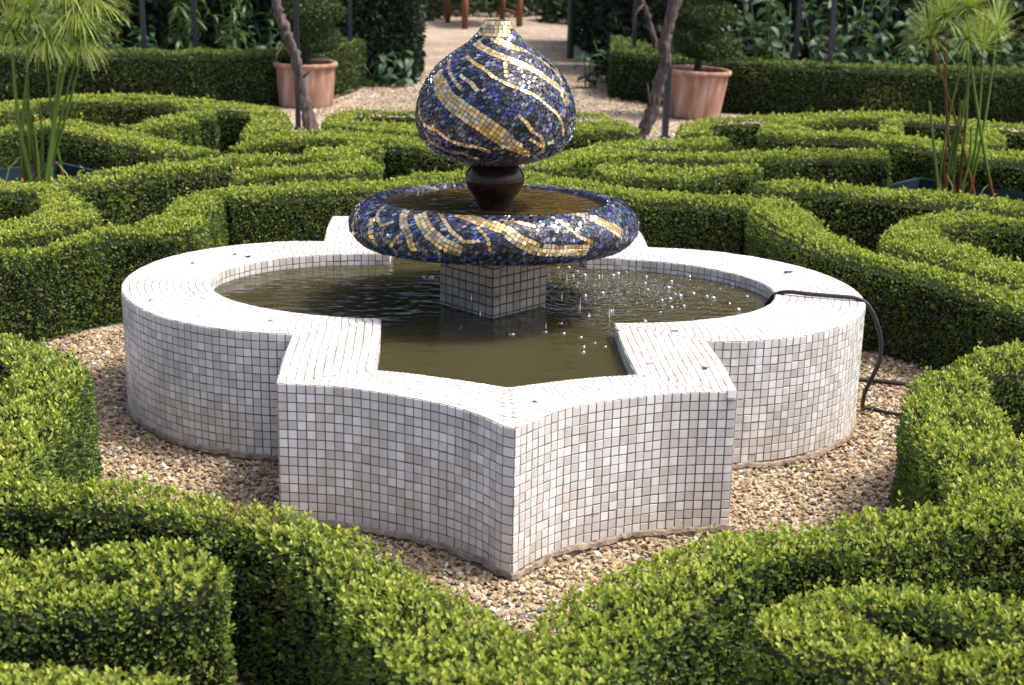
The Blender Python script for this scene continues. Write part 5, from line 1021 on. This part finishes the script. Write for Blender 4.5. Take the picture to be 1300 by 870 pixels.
vine([(1.40, 6.4, GZ-.02), (1.444, 6.4, .091), (1.508, 6.4, .219), (1.551, 6.4, .376), (1.571, 6.4, .501), (1.622, 6.4, .640), (1.588, 6.4, .765), (1.614, 6.4, .902), (1.665, 6.4, 1.115), (1.696, 6.4, 1.474), (1.70, 6.5, 1.95), (1.68, 6.6, 2.4)],
     [.062, .065, .068, .066, .055, .06, .065, .055, .055, .05, .04, .03], 'gnarled crooked vine trunk leaning in front of the right terracotta pot', 6, [[(1.59, 6.36, .62), (1.64, 6.33, .64)], [(1.50, 6.36, .3), (1.47, 6.33, .40), (1.46, 6.32, .47)]])
vine([(2.02, 9.75, GZ), (2.006, 9.6, .447), (1.958, 9.6, .618), (1.903, 9.6, .772), (1.841, 9.6, .925), (1.742, 9.6, 1.38), (1.70, 9.6, 2.0)], [.06, .045, .04, .035, .032, .03, .02], 'thin distant vine trunk behind the right rear hedge', 7, [[(1.85, 9.57, .88), (1.78, 9.55, .80), (1.77, 9.55, .60)]])

# ================================================================ WOODEN TABLE AT THE END OF THE PATH
tb = empty('wooden_table', (.55, 18.75, GZ)); ang = math.atan2(18.363-17.726, 1.107-.23)
LG = [(-.028, 18.941), (.23, 17.726), (.888, 20.006-.45), (1.107, 18.363)]
for (x, y) in LG:
    mb = MB(); mb.tube([(x-.55, y-18.75, 0), (x-.55, y-18.75, .36), (x-.55, y-18.75, .72)], [.05, .055, .05], 10); mb.build('leg', M['wood'], tb, True)
for a, b in ((0, 1), (2, 3)):
    p, q = LG[a], LG[b]; mb = MB(); mb.tube([(p[0]-.55, p[1]-18.75, .19), (q[0]-.55, q[1]-18.75, .19)], .03, 8); mb.build('rail', M['wood'], tb, True)
c_ = np.mean(LG, 0)
for k in range(5):
    A_ = np.array(LG[0])*(1-(k+.5)/5)+np.array(LG[2])*(k+.5)/5; B_ = np.array(LG[1])*(1-(k+.5)/5)+np.array(LG[3])*(k+.5)/5
    d_ = (B_-A_)/np.linalg.norm(B_-A_); s_ = np.array([-d_[1], d_[0]])*.085; A_ = A_-d_*.1; B_ = B_+d_*.1
    V = [(*(A_-s_-[.55, 18.75]), .72), (*(B_-s_-[.55, 18.75]), .72), (*(B_+s_-[.55, 18.75]), .72), (*(A_+s_-[.55, 18.75]), .72)]; V += [(x, y, .765) for x, y, _ in V]
    mb = MB(); mb.add(V, [(3,2,1,0),(4,5,6,7),(0,1,5,4),(1,2,6,5),(2,3,7,6),(3,0,4,7)]); mb.build('plank', M['wood'], tb)
tag(tb, 'reddish brown wooden table with round legs at the far end of the gravel path', 'table')

# ================================================================ POND TRAYS AND PAPYRUS
def tray(corner, side, rz, label):
    t = empty('pond_tray', (corner[0], corner[1], GZ), rz); h = .22; w = .03
    for (a, b) in (((0, 0), (side, w)), ((0, side-w), (side, side)), ((0, w), (w, side-w)), ((side-w, w), (side, side-w))):
        mb = MB(); mb.box((a[0], a[1], 0), (b[0], b[1], h)); mb.build('rim', M['tray'], t)
    mb = MB(); mb.add([(w, w, .15), (side-w, w, .15), (side-w, side-w, .15), (w, side-w, .15)], [(0, 1, 2, 3)]); mb.build('pond_water', M['tray_water'], t)
    return tag(t, label, 'pond', 'square dark pond trays')
tray((2.855, 3.80), .95, R(-135), 'dark square pond tray holding the right papyrus')
tray((-2.593, 4.038), .95, R(-135), 'dark square pond tray holding the left papyrus')

def papyrus(base, heads, n_bare, label, seed, spread=.13):
    """heads: (x,y,z,radius,droop) of umbels"""
    r = random.Random(seed); t = empty('papyrus_plant', base); b0 = np.array(base)
    def stem(a, b, rad, red):
        a = np.array(a); b = np.array(b); m_ = 9; P = [a + (b-a)*u + np.array([0, 0, 0])*u for u in np.linspace(0, 1, m_)]
        brown = r.random() < .1
        bend = np.array([r.uniform(-.03, .03), r.uniform(-.03, .03), 0])
        P = [p + bend*math.sin(math.pi*u) for p, u in zip(P, np.linspace(0, 1, m_))]
        V = []; F = []; T = []
        for i, p in enumerate(P):
            u = i/(m_-1)
            for k in range(5):
                t_ = 2*math.pi*k/5; V.append(p-b0+np.array([math.cos(t_), math.sin(t_), 0])*rad*(1-.45*u)); T.append(.22 if brown else (.06 if u < .08 else .18 if u < .19 else .5) if red else .5+.12*u)
        for i in range(m_-1):
            for k in range(5): F.append((i*5+k, i*5+(k+1) % 5, (i+1)*5+(k+1) % 5, (i+1)*5+k))
        link('stem', npmesh('stem', np.array(V), [np.array(F)], {'tint': np.array(T)}, True), M['papyrus'], t)
    for (x, y, z, rad, dr_, den) in heads:
        fx = b0[0] + r.gauss(0, spread); fy = b0[1] + r.gauss(0, spread*.5)
        stem((fx, fy, b0[2]), (x, y, z), r.uniform(.010, .014), r.random() < .7)
        V = []; F = []; T = []; nv = 0
        for k in range(int(den*2.5)):
            a = r.uniform(0, 6.28); el = r.uniform(-.15, 1.45); L_ = rad*r.uniform(.75, 1.2)
            dv = np.array([math.cos(a)*math.cos(el), math.sin(a)*math.cos(el), math.sin(el)]); p = np.array([x, y, z])-b0; sd = np.array([-math.sin(a), math.cos(a), 0])
            col = r.uniform(.66, .98); wd = .0018
            for i in range(5):
                u = i/4; V += [p - sd*wd*(1-.6*u), p + sd*wd*(1-.6*u)]; T += [col*(.85+.15*u)]*2
                dv = dv + np.array([0, 0, -dr_*.42]); dv /= np.linalg.norm(dv); p = p + dv*L_/4
            for i in range(4): q = nv+i*2; F.append((q, q+1, q+3, q+2))
            nv += 10
        link('umbel', npmesh('umbel', np.array(V), [np.array(F)], {'tint': np.array(T)}), M['papyrus'], t)
    for k in range(n_bare):
        fx = b0[0] + r.gauss(0, spread); fy = b0[1] + r.gauss(0, spread*.5); h = r.uniform(.35, .95)
        stem((fx, fy, b0[2]), (fx + r.gauss(0, .06), fy + r.gauss(0, .05), b0[2]+h), r.uniform(.009, .015), r.random() < .7)
    for k in range(5):
        a = r.uniform(0, 6.28); l_ = r.uniform(.12, .25); x = r.gauss(0, spread); P = [(x, 0, 0), (x+.2*l_*math.cos(a), .1*math.sin(a)*l_, l_*.6), (x+.6*l_*math.cos(a), .3*l_*math.sin(a), l_)]
        mb = MB(); mb.tube(P, [.005, .004, .001], 4, .95); mb.build('dry_blade', M['papyrus'], t)
    return tag(t, label, 'papyrus', 'papyrus clumps in pond trays')
papyrus((-2.60, 3.45, .10), [(-2.56, 3.48, 1.15, .26, .5, 150), (-2.28, 3.45, 1.15, .27, .55, 170), (-2.46, 3.42, 1.0, .23, .8, 120), (-2.29, 3.5, .98, .23, .9, 120), (-2.66, 3.45, 1.05, .21, .7, 90), (-2.34, 3.47, 1.29, .27, .5, 150), (-2.18, 3.45, 1.23, .23, .6, 120)], 7, 'tall papyrus with drooping feathery heads at the left edge', 3, .10)
papyrus((2.98, 3.42, .10), [(2.80, 3.42, 1.20, .26, .35, 110), (2.71, 3.42, 1.09, .24, .45, 80), (3.04, 3.42, 1.04, .21, .05, 110), (2.92, 3.42, 1.27, .26, .2, 130), (3.13, 3.46, 1.14, .21, .3, 70), (2.93, 3.38, 1.09, .19, .5, 60)], 7, 'tall papyrus with spiky feathery heads at the right edge', 8, .10)
P = np.c_[rng.normal(-2.64, .12, 180), rng.normal(3.42, .06, 180)]
pb = pebbles('gravel', P, .145, .012, .022, 9); tag(pb, 'pale stones around the foot of the left papyrus', 'gravel')

# ================================================================ HOSE AND SMALL THINGS
def hose(P, rad, label):
    P = np.array(P, float); tt = np.linspace(0, len(P)-1, len(P)*7); C3 = np.c_[[np.interp(tt, range(len(P)), P[:, i]) for i in range(3)]].T
    for _ in range(6): C3[1:-1] = (C3[:-2]+2*C3[1:-1]+C3[2:])/4
    mb = MB(); mb.tube(C3, rad, 10); return tag(mb.build('hose', M['hose'], None, True), label, 'hose')
hose([(.98, -.05, .33), (1.02, -.062, .385), (1.045, -.078, .430), (1.085, -.10, .4455), (1.169, -.13, .443), (1.25, -.155, .443), (1.315, -.175, .4435), (1.36, -.19, .43), (1.393, -.21, .373), (1.417, -.22, .301), (1.415, -.24, .223), (1.388, -.245, .16), (1.372, -.22, .09), (1.385, -.17, .02), (1.41, -.10, -.012), (1.445, -.076, -.016), (1.48, -.13, -.015), (1.53, -.156, -.015), (1.655, -.234, -.015)], .0078, 'black hose looping over the right rim of the basin down to the gravel')
hose([(1.34, .30, -.014), (1.405, .28, -.014), (1.496, .26, -.014), (1.588, .241, -.014), (1.685, .191, -.014), (1.873, .134, -.014), (2.1, .05, -.014)], .0092, 'black hose lying on the gravel between the basin and the right hedge')
DEB = [(-1.159, .328, .010, 'curled brown scrap on the left rim of the basin'), (-1.018, .481, .008, 'dark speck at the rear of the left rim'), (-.962, .441, .011, 'thin dark scrap at the rear of the left rim'), (-1.219, -.233, .008, 'small brown bit on the front of the left rim'),
       (1.171, .243, .016, 'brown crumpled leaf on the right rim behind the hose'), (.394, -.594, .010, 'orange chip at the inner corner of the right step'), (.591, -.591, .008, 'tiny orange chip where the right lobe meets the step'), (.621, -1.002, .011, 'brown scrap near the front right corner of the rim'), (-.767, -.491, .007, 'brown speck near the left notch of the rim'), (.074, -1.321, .008, 'small orange chip on the rim near the front cusp')]
for i, (x, y, s_, lab) in enumerate(DEB):
    r = random.Random(i); mb = MB()
    for k in range(3):
        a = r.uniform(0, 6.28); px, py = x+r.uniform(-s_, s_)*.8, y+r.uniform(-s_, s_)*.5; c1, s1 = math.cos(a)*s_, math.sin(a)*s_
        mb.add([(px-c1, py-s1, H+.003), (px+s1*.5, py-c1*.5, H+.003+s_*.5), (px+c1, py+s1, H+.004+s_*.2), (px-s1*.5, py+c1*.5, H+.003+s_*.3), (px, py, H+.0025)], [(0, 1, 2), (0, 2, 3), (0, 4, 1), (1, 4, 2), (2, 4, 3), (3, 4, 0)])
    tag(mb.build('leaf_scrap', M['debris']), lab, 'debris')
t = None
tri = lambda me: sum(max(0, n_-2) for n_ in [0]) or len(me.loops)-2*len(me.polygons)
print('own tris', sum(tri(me) for me in bpy.data.meshes)); print('objects', len(bpy.data.objects), 'polys', sum(len(me.polygons)*me.users for me in bpy.data.meshes))
